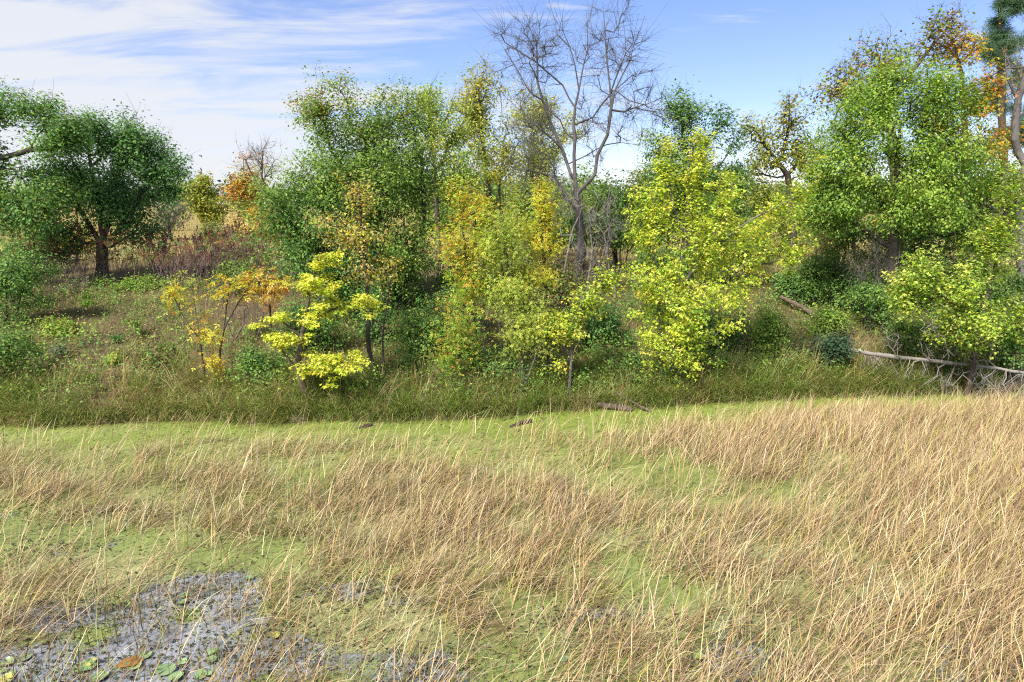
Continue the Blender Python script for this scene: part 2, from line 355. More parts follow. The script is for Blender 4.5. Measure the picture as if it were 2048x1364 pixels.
# ------------------------------------------------------------------ the setting: ground and water
def sheet(name, xs, ys, zf, mat, cols=None):
    X, Y = np.meshgrid(xs, ys); Z = zf(X, Y); V = np.stack([X, Y, Z], -1).reshape(-1, 3); nx = len(xs)
    i, j = np.meshgrid(np.arange(len(xs) - 1), np.arange(len(ys) - 1)); a = (j * nx + i).ravel()
    return mk_mesh(name, V, np.stack([a, a + 1, a + nx + 1, a + nx], 1), cols, smooth=True)
m, n, l = new_mat('bank_soil')
tcn = N(n, 'ShaderNodeTexCoord'); nz = N(n, 'ShaderNodeTexNoise'); nz.inputs['Scale'].default_value = .55; nz.inputs['Detail'].default_value = 8; nz.inputs['Roughness'].default_value = .65; l.new(tcn.outputs['Object'], nz.inputs['Vector'])
nf = N(n, 'ShaderNodeTexNoise'); nf.inputs['Scale'].default_value = 14; nf.inputs['Detail'].default_value = 6; nf.inputs['Roughness'].default_value = .7; l.new(tcn.outputs['Object'], nf.inputs['Vector'])
r1 = ramp(n, [(.28, (.05, .045, .02)), (.45, (.11, .08, .045)), (.58, (.155, .115, .062)), (.75, (.125, .115, .045))]); l.new(M(n, l, 'MULTIPLY_ADD', nf.outputs[0], .6, M(n, l, 'MULTIPLY', nz.outputs[0], .55)), r1.inputs[0])
bp = N(n, 'ShaderNodeBump'); bp.inputs['Strength'].default_value = .9; bp.inputs['Distance'].default_value = .08; l.new(nf.outputs[0], bp.inputs['Height'])
p = N(n, 'ShaderNodeBsdfPrincipled'); l.new(r1.outputs[0], p.inputs['Base Color']); p.inputs['Roughness'].default_value = .95; p.inputs['Specular IOR Level'].default_value = .15; l.new(bp.outputs[0], p.inputs['Normal'])
# beyond the bank the ground is a dry meadow
sx = N(n, 'ShaderNodeSeparateXYZ'); l.new(tcn.outputs['Object'], sx.inputs[0])
mrf = N(n, 'ShaderNodeMapRange'); l.new(sx.outputs[1], mrf.inputs[0]); mrf.inputs[1].default_value = 32; mrf.inputs[2].default_value = 48
r2 = ramp(n, [(.3, (.20, .16, .055)), (.6, (.36, .27, .10)), (.8, (.25, .24, .07))]); l.new(nf.outputs[0], r2.inputs[0])
mg = N(n, 'ShaderNodeMix', data_type='RGBA'); l.new(mrf.outputs[0], mg.inputs[0]); l.new(r1.outputs[0], mg.inputs[6]); l.new(r2.outputs[0], mg.inputs[7]); l.new(mg.outputs[2], p.inputs['Base Color'])
l.new(p.outputs[0], N(n, 'ShaderNodeOutputMaterial').inputs[0]); SOIL = m
xs = np.unique(np.concatenate([np.linspace(-1500, -40, 30), np.arange(-40, 40, .55), np.linspace(40, 1500, 30)]))
ysv = np.unique(np.concatenate([np.linspace(-300, 10, 12), np.arange(10, 34, .35), np.arange(34, 120, 2.5), np.linspace(120, 2000, 50)]))
tag(obj('ground', sheet('ground', xs, ysv, gz, None), SOIL), 'grassy bank rising from the pond to a dry meadow', kind='structure')

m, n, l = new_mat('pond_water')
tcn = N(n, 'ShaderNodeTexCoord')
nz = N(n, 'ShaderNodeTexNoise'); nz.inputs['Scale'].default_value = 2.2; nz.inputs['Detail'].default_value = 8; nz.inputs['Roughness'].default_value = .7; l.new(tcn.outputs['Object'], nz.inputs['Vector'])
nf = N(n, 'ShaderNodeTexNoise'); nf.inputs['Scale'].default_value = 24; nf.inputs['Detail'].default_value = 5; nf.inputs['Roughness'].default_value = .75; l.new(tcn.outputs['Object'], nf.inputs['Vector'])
r = ramp(n, [(.34, (.04, .038, .03)), (.43, (.14, .147, .152)), (.54, (.25, .268, .288)), (.7, (.33, .35, .375))]); l.new(M(n, l, 'MULTIPLY_ADD', nf.outputs[0], .3, M(n, l, 'MULTIPLY', nz.outputs[0], .75)), r.inputs[0])  # muddy film; the pale blue-grey stops also paint sky reflection into the colour
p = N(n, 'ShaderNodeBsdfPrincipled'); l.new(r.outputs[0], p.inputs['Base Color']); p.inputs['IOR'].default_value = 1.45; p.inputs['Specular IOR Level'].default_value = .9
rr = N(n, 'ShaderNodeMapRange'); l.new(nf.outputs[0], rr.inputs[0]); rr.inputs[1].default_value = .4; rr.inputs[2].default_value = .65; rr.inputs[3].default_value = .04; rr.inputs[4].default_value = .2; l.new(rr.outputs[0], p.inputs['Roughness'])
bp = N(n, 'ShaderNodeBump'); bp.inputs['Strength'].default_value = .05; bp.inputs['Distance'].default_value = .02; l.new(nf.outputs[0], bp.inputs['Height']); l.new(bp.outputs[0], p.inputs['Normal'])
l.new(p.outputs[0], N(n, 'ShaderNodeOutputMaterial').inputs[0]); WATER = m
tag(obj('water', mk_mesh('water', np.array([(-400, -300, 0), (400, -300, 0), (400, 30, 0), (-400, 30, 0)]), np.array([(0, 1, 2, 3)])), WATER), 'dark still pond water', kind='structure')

# ---- duckweed: a floating skin over most of the water, broken around the open pools
POOLS = [(*water_at(330, 1315)[:2], 1.1, .5, .9), (*water_at(110, 1350)[:2], .9, .42, .85), (*water_at(420, 1190)[:2], .75, .36, .8), (*water_at(530, 1310)[:2], .65, .36, .65),
         (*water_at(180, 1235)[:2], .9, .28, .75), (*water_at(880, 1335)[:2], .6, .35, .4), (*water_at(1500, 1310)[:2], .6, .35, .38), (*water_at(1990, 1330)[:2], .5, .45, .45), (*water_at(1180, 1240)[:2], .6, .2, .35),
         (*water_at(60, 1100)[:2], 1.2, .3, .16), (*water_at(120, 1025)[:2], 1.6, .25, .18), (*water_at(700, 1180)[:2], .7, .3, .35)]
def openness(x, y):
    x, y = x + .35 * (fbm(x * 1.9, y * 1.9, 2) - .5) * 2, y + .25 * (fbm(x * 1.9 + 9, y * 1.9, 3) - .5) * 2
    s = np.zeros_like(np.asarray(x, float))
    for cx, cy, rx, ry, wv in POOLS:
        q = ((x - cx) / rx) ** 2 + ((y - cy) / ry) ** 2; s = np.maximum(s, wv * np.exp(-.6 * q))
    return s
def weed(x, y): return .93 - 1.15 * openness(x, y) - .75 * np.clip(fbm(x * 1.3, y * 1.7, 2) - .52, 0, 1) + (.55 + 1.5 * openness(x, y)) * (fbm(x * 2.2, y * 2.7, 3, 5) - .5) - .35 * np.clip((9.3 - y) * .18, 0, .5) * fbm(x * .9, y, 1)
st = .09; gx = np.arange(-24, 26, st); gy = np.arange(6.0, 19.6, st)
X, Y = np.meshgrid(gx, gy); X = X + rng.uniform(-.3, .3, X.shape) * st; Y = Y + rng.uniform(-.3, .3, Y.shape) * st
Wd = weed(X, Y); nx = len(gx)
vis = (np.abs(X) < Y * .78 + 1) & (Y < shore(X) + .35)
i, j = np.meshgrid(np.arange(nx - 1), np.arange(len(gy) - 1)); a = j * nx + i
q = np.stack([a, a + 1, a + nx + 1, a + nx], -1)
keep = (np.maximum.reduce([Wd.ravel()[q[..., k]] for k in range(4)]) > .30) & vis.ravel()[a]
V = np.stack([X, Y, .004 + .004 * fbm(X * 3, Y * 3, 1)], -1).reshape(-1, 3); F = q[keep]
used = np.unique(F); remap = np.zeros(len(V), int); remap[used] = np.arange(len(used))
tone = fbm(X * .5, Y * .9, 3).ravel()[used]; tn2 = fbm(X * 4, Y * 5, 1).ravel()[used]
far = np.clip((Y.ravel()[used] - 11) / 6, 0, 1)
c0, c1, c2 = np.array((.185, .225, .062)), np.array((.275, .285, .12)), np.array((.185, .25, .034))
colr = c0 + (c1 - c0) * np.clip((tone - .4) * 3.5, 0, 1)[:, None]; colr = colr * (1 - far[:, None] * .8) + c2 * far[:, None] * .8
colr = colr * (.8 + .4 * tn2)[:, None]
me = mk_mesh('duckweed', V[used], remap[F], colr, smooth=True)
aw = me.attributes.new('weed', 'FLOAT', 'POINT'); aw.data.foreach_set('value', Wd.ravel()[used].astype(np.float32))
m, n, l = new_mat('duckweed')
ac = N(n, 'ShaderNodeAttribute', attribute_name='Col'); aa = N(n, 'ShaderNodeAttribute', attribute_name='weed')
tcn = N(n, 'ShaderNodeTexCoord'); nf = N(n, 'ShaderNodeTexNoise'); nf.inputs['Scale'].default_value = 26; nf.inputs['Detail'].default_value = 5; nf.inputs['Roughness'].default_value = .75; l.new(tcn.outputs['Object'], nf.inputs['Vector'])
vo = N(n, 'ShaderNodeTexVoronoi'); vo.inputs['Scale'].default_value = 70; l.new(tcn.outputs['Object'], vo.inputs['Vector'])
hs = N(n, 'ShaderNodeHueSaturation'); l.new(ac.outputs[0], hs.inputs['Color'])
l.new(M(n, l, 'ADD', M(n, l, 'MULTIPLY', nf.outputs[0], 1.5), M(n, l, 'MULTIPLY_ADD', vo.outputs[0], -.6, .55)), hs.inputs['Value'])
p = N(n, 'ShaderNodeBsdfPrincipled'); l.new(hs.outputs[0], p.inputs['Base Color']); p.inputs['Roughness'].default_value = .55; p.inputs['Specular IOR Level'].default_value = .3
bp = N(n, 'ShaderNodeBump'); bp.inputs['Strength'].default_value = .5; bp.inputs['Distance'].default_value = .01; l.new(vo.outputs[0], bp.inputs['Height']); l.new(bp.outputs[0], p.inputs['Normal'])
mrt = N(n, 'ShaderNodeMapRange'); l.new(M(n, l, 'ADD', aa.outputs['Fac'], M(n, l, 'MULTIPLY_ADD', nf.outputs[0], 1.7, -.85)), mrt.inputs[0]); mrt.inputs[1].default_value = .50; mrt.inputs[2].default_value = .60
tr_ = N(n, 'ShaderNodeBsdfTransparent'); mxs = N(n, 'ShaderNodeMixShader'); l.new(mrt.outputs[0], mxs.inputs[0]); l.new(tr_.outputs[0], mxs.inputs[1]); l.new(p.outputs[0], mxs.inputs[2])
l.new(mxs.outputs[0], N(n, 'ShaderNodeOutputMaterial').inputs[0])
tag(obj('duckweed', me, m), 'yellow green duckweed skin floating over the pond', 'duckweed', kind='stuff')

# ------------------------------------------------------------------ blades: reeds and grasses
def blades(name, base_, h, az, tilt, bend, width, col, segs=3, kink=None):
    n = len(base_); t = np.linspace(0, 1, segs + 1); hd = np.stack([np.cos(az), np.sin(az), np.zeros(n)], 1)
    pts = [base_]; ph = tilt.copy()
    for s in range(segs):
        ang = tilt + bend * ((s + .5) / segs) ** 1.4
        if kink is not None and s == segs - 1: ang = ang + kink
        pts.append(pts[-1] + (hd * np.sin(ang)[:, None] + np.array((0, 0, 1.)) * np.cos(ang)[:, None]) * (h / segs)[:, None])
    yaw = az + rng.normal(pi / 2, .6, n); wv = np.stack([np.cos(yaw), np.sin(yaw), np.zeros(n)], 1)
    V = []
    for s in range(segs):
        ww = (width * (1 - .55 * s / segs))[:, None] / 2; V += [pts[s] - wv * ww, pts[s] + wv * ww]
    V.append(pts[segs]); k = 2 * segs + 1; V = np.stack(V, 1)
    F = []
    for s in range(segs - 1): F += [(2 * s, 2 * s + 1, 2 * s + 3), (2 * s, 2 * s + 3, 2 * s + 2)]
    F.append((2 * segs - 2, 2 * segs - 1, 2 * segs))
    Fa = (np.array(F)[None] + (np.arange(n) * k)[:, None, None]).reshape(-1, 3); _stat['tris'] += len(Fa)
    return mk_mesh(name, V.reshape(-1, 3), Fa, np.repeat(col, k, 0))
REEDC = [(.41, .288, .145), (.47, .348, .185), (.31, .205, .102), (.55, .44, .26), (.15, .095, .05, .9), (.37, .33, .09, .7)]
def reed_density(x, y):
    d = shore(x) - y
    east = np.clip((x - 1.5) / 6, 0, 1)
    edge = np.clip((d - (1.3 + .15 * east)) / (1.5 - .9 * east), .012, 1)
    f = fbm(x * .45 + 3, y * .85, 0); f2 = fbm(x * 1.3, y * 1.7, 1)
    near = np.clip((13.5 - y) / 5, 0, 1)
    q = np.clip((f - .39 + .12 * east * (1 - .6 * near)) * 4.4, .12, 1) * np.clip((f2 - .29 + .13 * east * (1 - .7 * near)) * 3.2, .08, 1)
    q = q * edge * (.66 + .34 * east) * np.clip(1 - 1.2 * openness(x, y), .04, 1)
    return q * (1 - .12 * np.clip((-2 - x) / 7, 0, 1)) * np.where((x < -4) & (y < 9.3), .7, 1.)
def cand(n):
    y = rng.uniform(6.0, 19.4, n * 3); x = rng.uniform(-1, 1, n * 3) * (y * .80 + .8); k = (rng.random(n * 3) < y / 19.4) & (y < shore(x) + .1); return x[k][:n], y[k][:n]
def reeds():
    cx, cy = cand(14500); k = rng.random(len(cx)) < reed_density(cx, cy); cx, cy = cx[k], cy[k]
    caz = .25 + 1.5 * (fbm(cx * .5, cy * .5, 3) - .5) + rng.normal(0, .35, len(cx)); nb = rng.integers(6, 20, len(cx)); r = np.repeat(np.arange(len(cx)), nb); n = len(r)
    bx = cx[r] + rng.normal(0, .15, n); by = cy[r] + rng.normal(0, .15, n); az = caz[r] + rng.normal(0, .45, n)
    ch = rng.uniform(.7, 1.15, len(cx))[r]; east = np.clip((bx - 1) / 6, 0, 1); nearsh = np.clip((shore(bx) - by - .8) / 2.5, .0, 1)
    ct = np.abs(rng.normal(.70, .24, len(cx)))[r]
    h = ch * rng.uniform(.45, 1.2, n) * (.68 + .34 * east) * (.72 + .28 * nearsh); tilt = np.abs(ct + rng.normal(.05, .17, n)); bend = rng.normal(.6, .4, n)
    kk = np.where(rng.random(n) < .45, rng.uniform(.4, 1.8, n), 0)
    cc = pick(rng, REEDC, len(cx), .1)[r]; col = np.where(rng.random((n, 1)) < .45, cc * rng.normal(1, .16, (n, 1)), pick(rng, REEDC, n, .2))
    sets = [(bx, by, h, az, tilt, bend, rng.uniform(.006, .013, n), col, kk)]
    # loose single stalks
    x, y = cand(36000); k = rng.random(len(x)) < .16 + .75 * reed_density(x, y); k &= (shore(x) - y > .35 + .8 * (x > 3)); x, y = x[k], y[k]; n = len(x)
    sets.append((x, y, rng.uniform(.35, 1.05, n) * (.75 + .25 * np.clip((shore(x) - y - .8) / 2.5, 0, 1)), rng.normal(.3, .9, n), np.abs(rng.normal(.45, .32, n)), rng.normal(.4, .4, n), rng.uniform(.005, .012, n), pick(rng, REEDC + [(.66, .55, .34)], n, .2), np.where(rng.random(n) < .35, rng.uniform(.5, 1.9, n), 0)))
    # flattened, broken litter lying in the stand
    x, y = cand(60000); k = rng.random(len(x)) < .05 + 1.2 * reed_density(x, y); x, y = x[k], y[k]; n = len(x)
    sets.append((x, y, rng.uniform(.2, .75, n), rng.normal(.5, 1.3, n), rng.normal(1.2, .16, n), rng.normal(.25, .12, n), rng.uniform(.006, .013, n), pick(rng, REEDC + [(.14, .10, .06), (.62, .5, .3)], n, .2) * .8, np.zeros(n)))
    for nm, lb, st, sg, zlo, zhi in (('dry_reeds', 'tan dry reeds bent to the east standing in the pond', sets[:2], 3, -.03, -.02), ('reed_litter', 'flattened broken reed litter lying on the pond', sets[2:], 2, .02, .14)):
        z = [np.concatenate(q) for q in zip(*st)]
        b = np.stack([z[0], z[1], rng.uniform(zlo, zhi, len(z[0]))], 1)
        tag(obj(nm, blades(nm, b, z[2], z[3], np.clip(z[4], 0, 1.5), z[5], z[6], np.clip(z[7], .01, .9), sg, z[8]), REED), lb, 'reeds', kind='stuff')
reeds()
# green rushes, short stubs in the open pools
x = np.concatenate([rng.normal(c[0], c[2] * .8, 260) for c in POOLS[:8]]); y = np.concatenate([rng.normal(c[1], c[3] * .8, 260) for c in POOLS[:8]]); n = len(x)
me = blades('pool_stubs', np.stack([x, y, np.full(n, -.02)], 1), rng.uniform(.08, .4, n), rng.uniform(0, 6.3, n), np.abs(rng.normal(.2, .25, n)), rng.normal(.2, .5, n), rng.uniform(.006, .012, n),
            pick(rng, [(.12, .085, .06), (.2, .2, .05), (.28, .17, .09), (.09, .12, .03)], n), 3, np.where(rng.random(n) < .4, rng.uniform(.6, 2, n), 0))
tag(obj('reed_stubs', me, REED), 'short broken reed stubs in the open pool', 'reeds', kind='stuff')
# dark rotting scraps floating in the pools
n = 5200; ci = rng.integers(0, len(POOLS), n); PA = np.array(POOLS)
pos = np.stack([rng.normal(PA[ci, 0], PA[ci, 2] * .8), rng.normal(PA[ci, 1], PA[ci, 3] * .9), rng.uniform(.012, .02, n)], 1)
me = leaf_mesh('floating_scraps', pos, rng.normal(size=(n, 3)), np.array((0, 0, 1.)) + rng.normal(0, .2, (n, 3)), rng.uniform(.02, .065, n), 'oval', pick(rng, [(.05, .045, .03), (.10, .08, .05), (.03, .03, .022), (.14, .14, .06), (.26, .28, .11, .4)], n))
tag(obj('floating_scraps', me, GRASS), 'dark scraps of rotting plants floating on the pool', 'plant litter', kind='stuff')

n = 9000; x, y = cand(n); n = len(x); pos = np.stack([x, y, rng.uniform(.014, .022, n)], 1)
me = leaf_mesh('floating_debris', pos, rng.normal(size=(n, 3)), np.array((0, 0, 1.)) + rng.normal(0, .25, (n, 3)), rng.uniform(.02, .075, n), 'oval', pick(rng, [(.10, .08, .04), (.06, .065, .025), (.30, .24, .13), (.16, .18, .05), (.4, .33, .2, .5)], n))
tag(obj('floating_debris', me, GRASS), 'small leaf and stem debris floating on the duckweed', 'plant litter', kind='stuff')
def bank(name, label, n, dlo, dhi, hlo, hhi, pal, width=(.008, .016), dens=None, azm=None, tilt=.35, bend=.9, xr=None, p=1.0, clump=1, cr=.12, cat='grass', segs=3):
    d = dlo + (dhi - dlo) * rng.random(n) ** p; lo, hi = xr or (-1, 1)
    sx_ = rng.uniform(lo, hi, n); yy = 16.5 + d; x = sx_ * (yy * .80 + .6); y = shore(x) + d
    k = np.ones(n, bool) if dens is None else rng.random(n) < dens(x, y, d)
    x, y, d = x[k], y[k], d[k]; n0 = len(x); r = np.repeat(np.arange(n0), clump); n = len(r)
    caz = (rng.normal(azm[0], azm[1], n0) if azm else rng.uniform(0, 6.3, n0))[r] + rng.normal(0, .8 if clump > 1 else .2, n)
    bx = x[r] + rng.normal(0, cr, n) * (clump > 1); by = y[r] + rng.normal(0, cr, n) * (clump > 1)
    cc = pick(rng, pal, n0, .12)[r]; col = np.where(rng.random((n, 1)) < .6, cc * rng.normal(1, .15, (n, 1)), pick(rng, pal, n))
    hh = rng.uniform(hlo, hhi, n0)[r] * rng.uniform(.6, 1.15, n)
    hh = hh * (.55 + .95 * fbm(bx * .9 + 3, by * .9, 0)); me = blades(name, np.stack([bx, by, gz(bx, by) - .02], 1), hh, caz, np.abs(rng.normal(tilt, .2, n)), rng.normal(bend, .35, n), rng.uniform(*width, n), np.clip(col, .01, .9), segs)
    return tag(obj(name, me, GRASS), label, cat, kind='stuff')
GG = [(.16, .26, .04), (.22, .32, .05), (.10, .18, .028), (.30, .35, .08), (.42, .36, .15, .8), (.22, .24, .06, .8)]
DRYG = [(.24, .17, .08), (.30, .22, .11), (.22, .21, .065), (.17, .105, .06), (.16, .17, .045), (.33, .25, .12), (.12, .15, .04), (.25, .14, .09)]
shade = lambda x, y, d: np.clip(.35 + 1.3 * (fbm(x * .8, y * .8, 1) - .35), .1, 1)
patch = lambda k: (lambda x, y, d: np.clip((fbm(x * .55 + 7 * k, y * .9, k) - .40) * 5, .05, 1))
SG = dict(clump=11, azm=(-pi / 2, .9), tilt=.25, p=1.5)
bank('edge_grass', 'drooping grass fringe right at the water edge', 1150, -.06, .3, .35, .7, [(.20, .25, .055), (.13, .19, .035), (.36, .30, .13), (.28, .28, .08)], clump=10, azm=(-pi / 2, .6), tilt=.45, bend=1.7, cr=.07)
bank('shore_grass', 'long arching green grass hanging over the water edge', 2900, -.04, 1.35, .3, .85, GG[:4], bend=1.35, cr=.09, dens=patch(1), **SG)
bank('shore_olive_grass', 'olive and straw coloured arching grass along the water edge', 3000, -.04, 1.6, .3, .75, GG[3:] + [(.33, .25, .09)], bend=1.5, cr=.09, dens=patch(2), **SG)
bank('shore_dry_grass', 'pale dry grass tufts mixed along the water edge', 2600, -.03, 2.6, .4, .8, [(.46, .37, .19), (.54, .44, .24), (.36, .27, .12), (.30, .22, .12)], clump=9, azm=(-pi / 2, 1.1), tilt=.4, bend=1.5, cr=.07, dens=lambda x, y, d: np.where(x < -3, 1, .35) * patch(3)(x, y, d))
bank('shore_tussocks', 'big rounded tussocks of long grass along the bank foot', 190, .0, 1.9, .7, 1.15, [(.20, .29, .05), (.27, .34, .08), (.12, .20, .03), (.44, .37, .17), (.34, .33, .10)], clump=34, azm=(-pi / 2, 1.4), tilt=.35, bend=1.5, cr=.10)
bank('shore_tall_grass', 'scattered tall seed stalks above the shore grass', 500, .1, 2.2, .8, 1.25, [(.42, .34, .16), (.3, .27, .09), (.36, .25, .11)], clump=5, azm=(-.3, .9), tilt=.25, bend=.6, cr=.10, width=(.006, .012))
bank('bank_grass', 'short dry brownish grass over the bank slope', 6500, .9, 12, .14, .40, DRYG, clump=6, tilt=.4, bend=.9, cr=.13, segs=2)
bank('bank_green_grass', 'green grass patches on the bank slope', 4200, 1.0, 12, .18, .5, GG[:4], clump=8, dens=patch(1), cr=.13, segs=2)
bank('tall_weed_stalks', 'thin upright dry weed stalks on the bank top', 2200, 6, 16, .4, 1.0, [(.20, .14, .10), (.30, .22, .14), (.14, .10, .075), (.26, .26, .09)], clump=2, tilt=.15, bend=.35, width=(.006, .011), cr=.2, cat='weeds')
# meadow: coarse golden tufts
n = 15000; yy = 30 + 130 * rng.random(n) ** 1.7; x = rng.uniform(-1, 1, n) * (yy * .82); sc = .8 + yy / 60
me = blades('meadow_grass', np.stack([x, yy, gz(x, yy) - .05], 1), rng.uniform(.5, 1.1, n) * (.8 + yy / 160), rng.uniform(0, 6.3, n), np.abs(rng.normal(.25, .2, n)), rng.normal(.5, .3, n), .025 * sc, pick(rng, [(.45, .35, .13), (.52, .42, .15), (.36, .31, .10), (.30, .24, .10), (.26, .27, .08)], n), 2)
tag(obj('meadow_grass', me, GRASS), 'golden dry meadow grass behind the bank trees', 'grass', kind='stuff')
# broad-leaved weeds and fallen leaves on the bank
n0 = 2800; d = .4 + 12 * rng.random(n0); x = rng.uniform(-1, 1, n0) * (16.5 + d) * .82; y = shore(x) + d; k = rng.random(n0) < shade(x, y, d) * np.interp(x, [-7, -4.5], [.45, 1]); x, y = x[k], y[k]; n0 = len(x)
r = np.repeat(np.arange(n0), 21); n = len(r); s = rng.uniform(.1, .32, n0)[r]; hh = rng.uniform(.1, .55, n0)[r]
pos = np.stack([x[r] + rng.normal(0, 1, n) * s, y[r] + rng.normal(0, 1, n) * s, np.zeros(n)], 1); pos[:, 2] = gz(pos[:, 0], pos[:, 1]) + hh * rng.random(n)
cc = pick(rng, [(.15, .22, .05), (.19, .26, .06), (.12, .17, .045), (.25, .28, .08), (.36, .33, .09, .4), (.22, .25, .13, .5), (.26, .19, .10)], n0)[r] * rng.normal(1, .15, (n, 1))
me = leaf_mesh('bank_weeds', pos, rng.normal(size=(n, 3)), np.array((0, -.2, .9)) + rng.normal(0, .4, (n, 3)), rng.uniform(.03, .085, n), 'oval', np.clip(cc, .01, .9))
tag(obj('bank_weeds', me, LEAF), 'low leafy green weeds covering the bank', 'weeds', kind='stuff')
# rank undergrowth below the trees
n0 = 4300; d = .5 + 10 * rng.random(n0) ** 1.2; x = rng.uniform(-1, 1, n0) * (16.5 + d) * .82; y = shore(x) + d
dn = np.clip((fbm(x * .7 + 5, y * .7, 2) - .36) * 4, .0, 1) * np.interp(x, [-14, -9.5, -7, -5, 11, 16], [.7, .3, .35, 1, 1.3, 1.3]); k = rng.random(n0) < dn; x, y = x[k], y[k]; n0 = len(x)
r = np.repeat(np.arange(n0), 26); n = len(r); s_ = rng.uniform(.14, .34, n0)[r]; hh = rng.uniform(.25, .95, n0)[r]; u = rng.random(n)
pos = np.stack([x[r] + rng.normal(0, 1, n) * s_ * (1.1 - .6 * u), y[r] + rng.normal(0, 1, n) * s_ * (1.1 - .6 * u), np.zeros(n)], 1); pos[:, 2] = gz(pos[:, 0], pos[:, 1]) + hh * u
cc = pick(rng, GREEN + DGREEN + LGREEN + [(.34, .36, .08, .6), (.30, .20, .09, .7)], n0)[r] * rng.normal(1, .18, (n, 1))
me = leaf_mesh('undergrowth', pos, rng.normal(size=(n, 3)) + np.array((0, 0, -.3)), np.array((-.1, -.3, .9)) + rng.normal(0, .45, (n, 3)), rng.uniform(.04, .105, n), 'oval', np.clip(cc, .01, .9))
tag(obj('undergrowth', me, LEAF), 'rank leafy undergrowth covering the bank below the trees', 'undergrowth', kind='stuff')
n = 9000; d = .5 + 12 * rng.random(n); x = rng.uniform(-1, 1, n) * (16.5 + d) * .82; y = shore(x) + d
pos = np.stack([x, y, gz(x, y) + rng.uniform(.02, .22, n)], 1)
me = leaf_mesh('fallen_leaves', pos, rng.normal(size=(n, 3)), np.array((0, -.1, 1.)) + rng.normal(0, .35, (n, 3)), rng.uniform(.05, .10, n), 'oval', pick(rng, RUST + TAN + [(.26, .18, .11, 3), (.30, .22, .16, 3)], n))
tag(obj('fallen_leaves', me, LEAF), 'brown and tan fallen leaves scattered on the bank', 'leaves', kind='stuff')
# ------------------------------------------------------------------ trees and shrubs, from the back to the front
# far wood on the rise: too far to tell the trunks apart
def far_wood():
    rg = np.random.default_rng(3); nt = 150; yy = rg.uniform(170, 300, nt); x = rg.uniform(-1, 1, nt) * yy * .85; h = rg.uniform(8, 13, nt); wd = rg.uniform(4, 7.5, nt)
    pc = pick(rg, [(.05, .085, .035), (.065, .10, .04), (.04, .065, .03), (.11, .12, .05), (.14, .10, .05, .5)], nt, .1)
    per = 240; r = np.repeat(np.arange(nt), per); n = len(r); d = nrm(rg.normal(size=(n, 3))) * (rg.random(n) ** .4)[:, None]
    pos = np.stack([x[r] + d[:, 0] * wd[r], yy[r] + d[:, 1] * wd[r], gz(x, yy)[r] + h[r] * .55 + d[:, 2] * h[r] * .5], 1)
    me = leaf_mesh('far_wood', pos, rg.normal(size=(n, 3)), d * .6 + np.array((0, -.2, .5)) + rg.normal(0, .4, (n, 3)), rg.uniform(.6, 1.5, n), 'oval', pc[r] * rg.normal(1, .18, (n, 1)).clip(.4, 2))
    tag(obj('distant_woods', me, LEAF), 'dark green distant woods on the rise beyond the meadow', 'woods', kind='stuff')
far_wood()
def stem(px, Y, *pts):  # a trunk from the ground at px, then pixel points (px, py[, dY])
    return [base(px, Y)] + [at(p[0], p[1], Y + (p[2] if len(p) > 2 else 0)) for p in pts]
def limb(Y, *pts): return [at(p[0], p[1], Y + (p[2] if len(p) > 2 else 0)) for p in pts]

# --- meadow, middle distance
plant('willow_tree', 'rounded yellow green tree standing alone in the meadow gap', 'tree', 11, [stem(412, 78, (410, 400))], [B(372, 352, 450, 450, 78, 2.2), B(385, 345, 420, 400, 78), B(400, 400, 455, 455, 78)], 170, 34, .30, 'oval', [(.32, .36, .06), (.38, .40, .08), (.26, .32, .05), (.44, .38, .07, .5)], r0=.2, rt=.02, spread=.38, twigs=0, step=.9)
plant('meadow_tree', 'dark bushy tree left of the rounded yellow tree', 'tree', 12, [stem(338, 88, (338, 400))], [B(318, 355, 372, 450, 88), B(345, 345, 400, 420, 100)], 130, 30, .32, 'oval', DGREEN, r0=.2, rt=.02, spread=.45, twigs=0, step=.9)
plant('meadow_shrub', 'grey bare twiggy shrub in front of the meadow trees', 'shrub', 13, [stem(340, 62, (340, 430))], [B(300, 395, 378, 470, 62)], 160, 3, .22, 'oval', [(.22, .24, .09), (.3, .26, .14)], r0=.1, rt=.012, bark=BARKG, spread=.35, twigs=5)
for i, (a, b_, c, d_, Y, pl, lb) in enumerate([
        (505, 428, 560, 478, 52, ORANGE, 'bright orange autumn shrub at the right of the meadow gap'), (455, 432, 510, 478, 60, TAN, 'pale tan shrub below the rounded yellow tree'),
        (395, 440, 460, 490, 56, [(.26, .28, .09), (.2, .24, .07)], 'grey green low shrub in the middle of the meadow gap'), (268, 480, 350, 520, 40, [(.42, .38, .16), (.5, .44, .2), (.36, .36, .12)], 'pale yellow goldenrod shrub right of the dark oak'),
        (90, 450, 190, 500, 42, GOLD + OLIVE, 'golden shrub seen under the dark oak'), (470, 400, 560, 460, 66, OLIVE + GREEN, 'olive shrub behind the orange shrub'),
        (1540, 470, 1620, 520, 40, OLIVE, 'olive shrub in the meadow behind the big yellow maple'), (1220, 400, 1300, 480, 46, DGREEN, 'dark green shrub behind the bare tree'), (1100, 400, 1180, 470, 50, GREEN, 'green shrub behind the bare tree trunk foot')]):
    cx = (a + c) / 2
    plant('meadow_shrub', lb, 'shrub', 40 + i, [stem(cx, Y, (cx, (b_ + d_) / 2))], [B(a, b_, c, d_ + 10, Y)], 90, 26, .0035 * Y + .02, 'oval', pl, r0=.06, rt=.01, spread=.006 * Y, twigs=2)
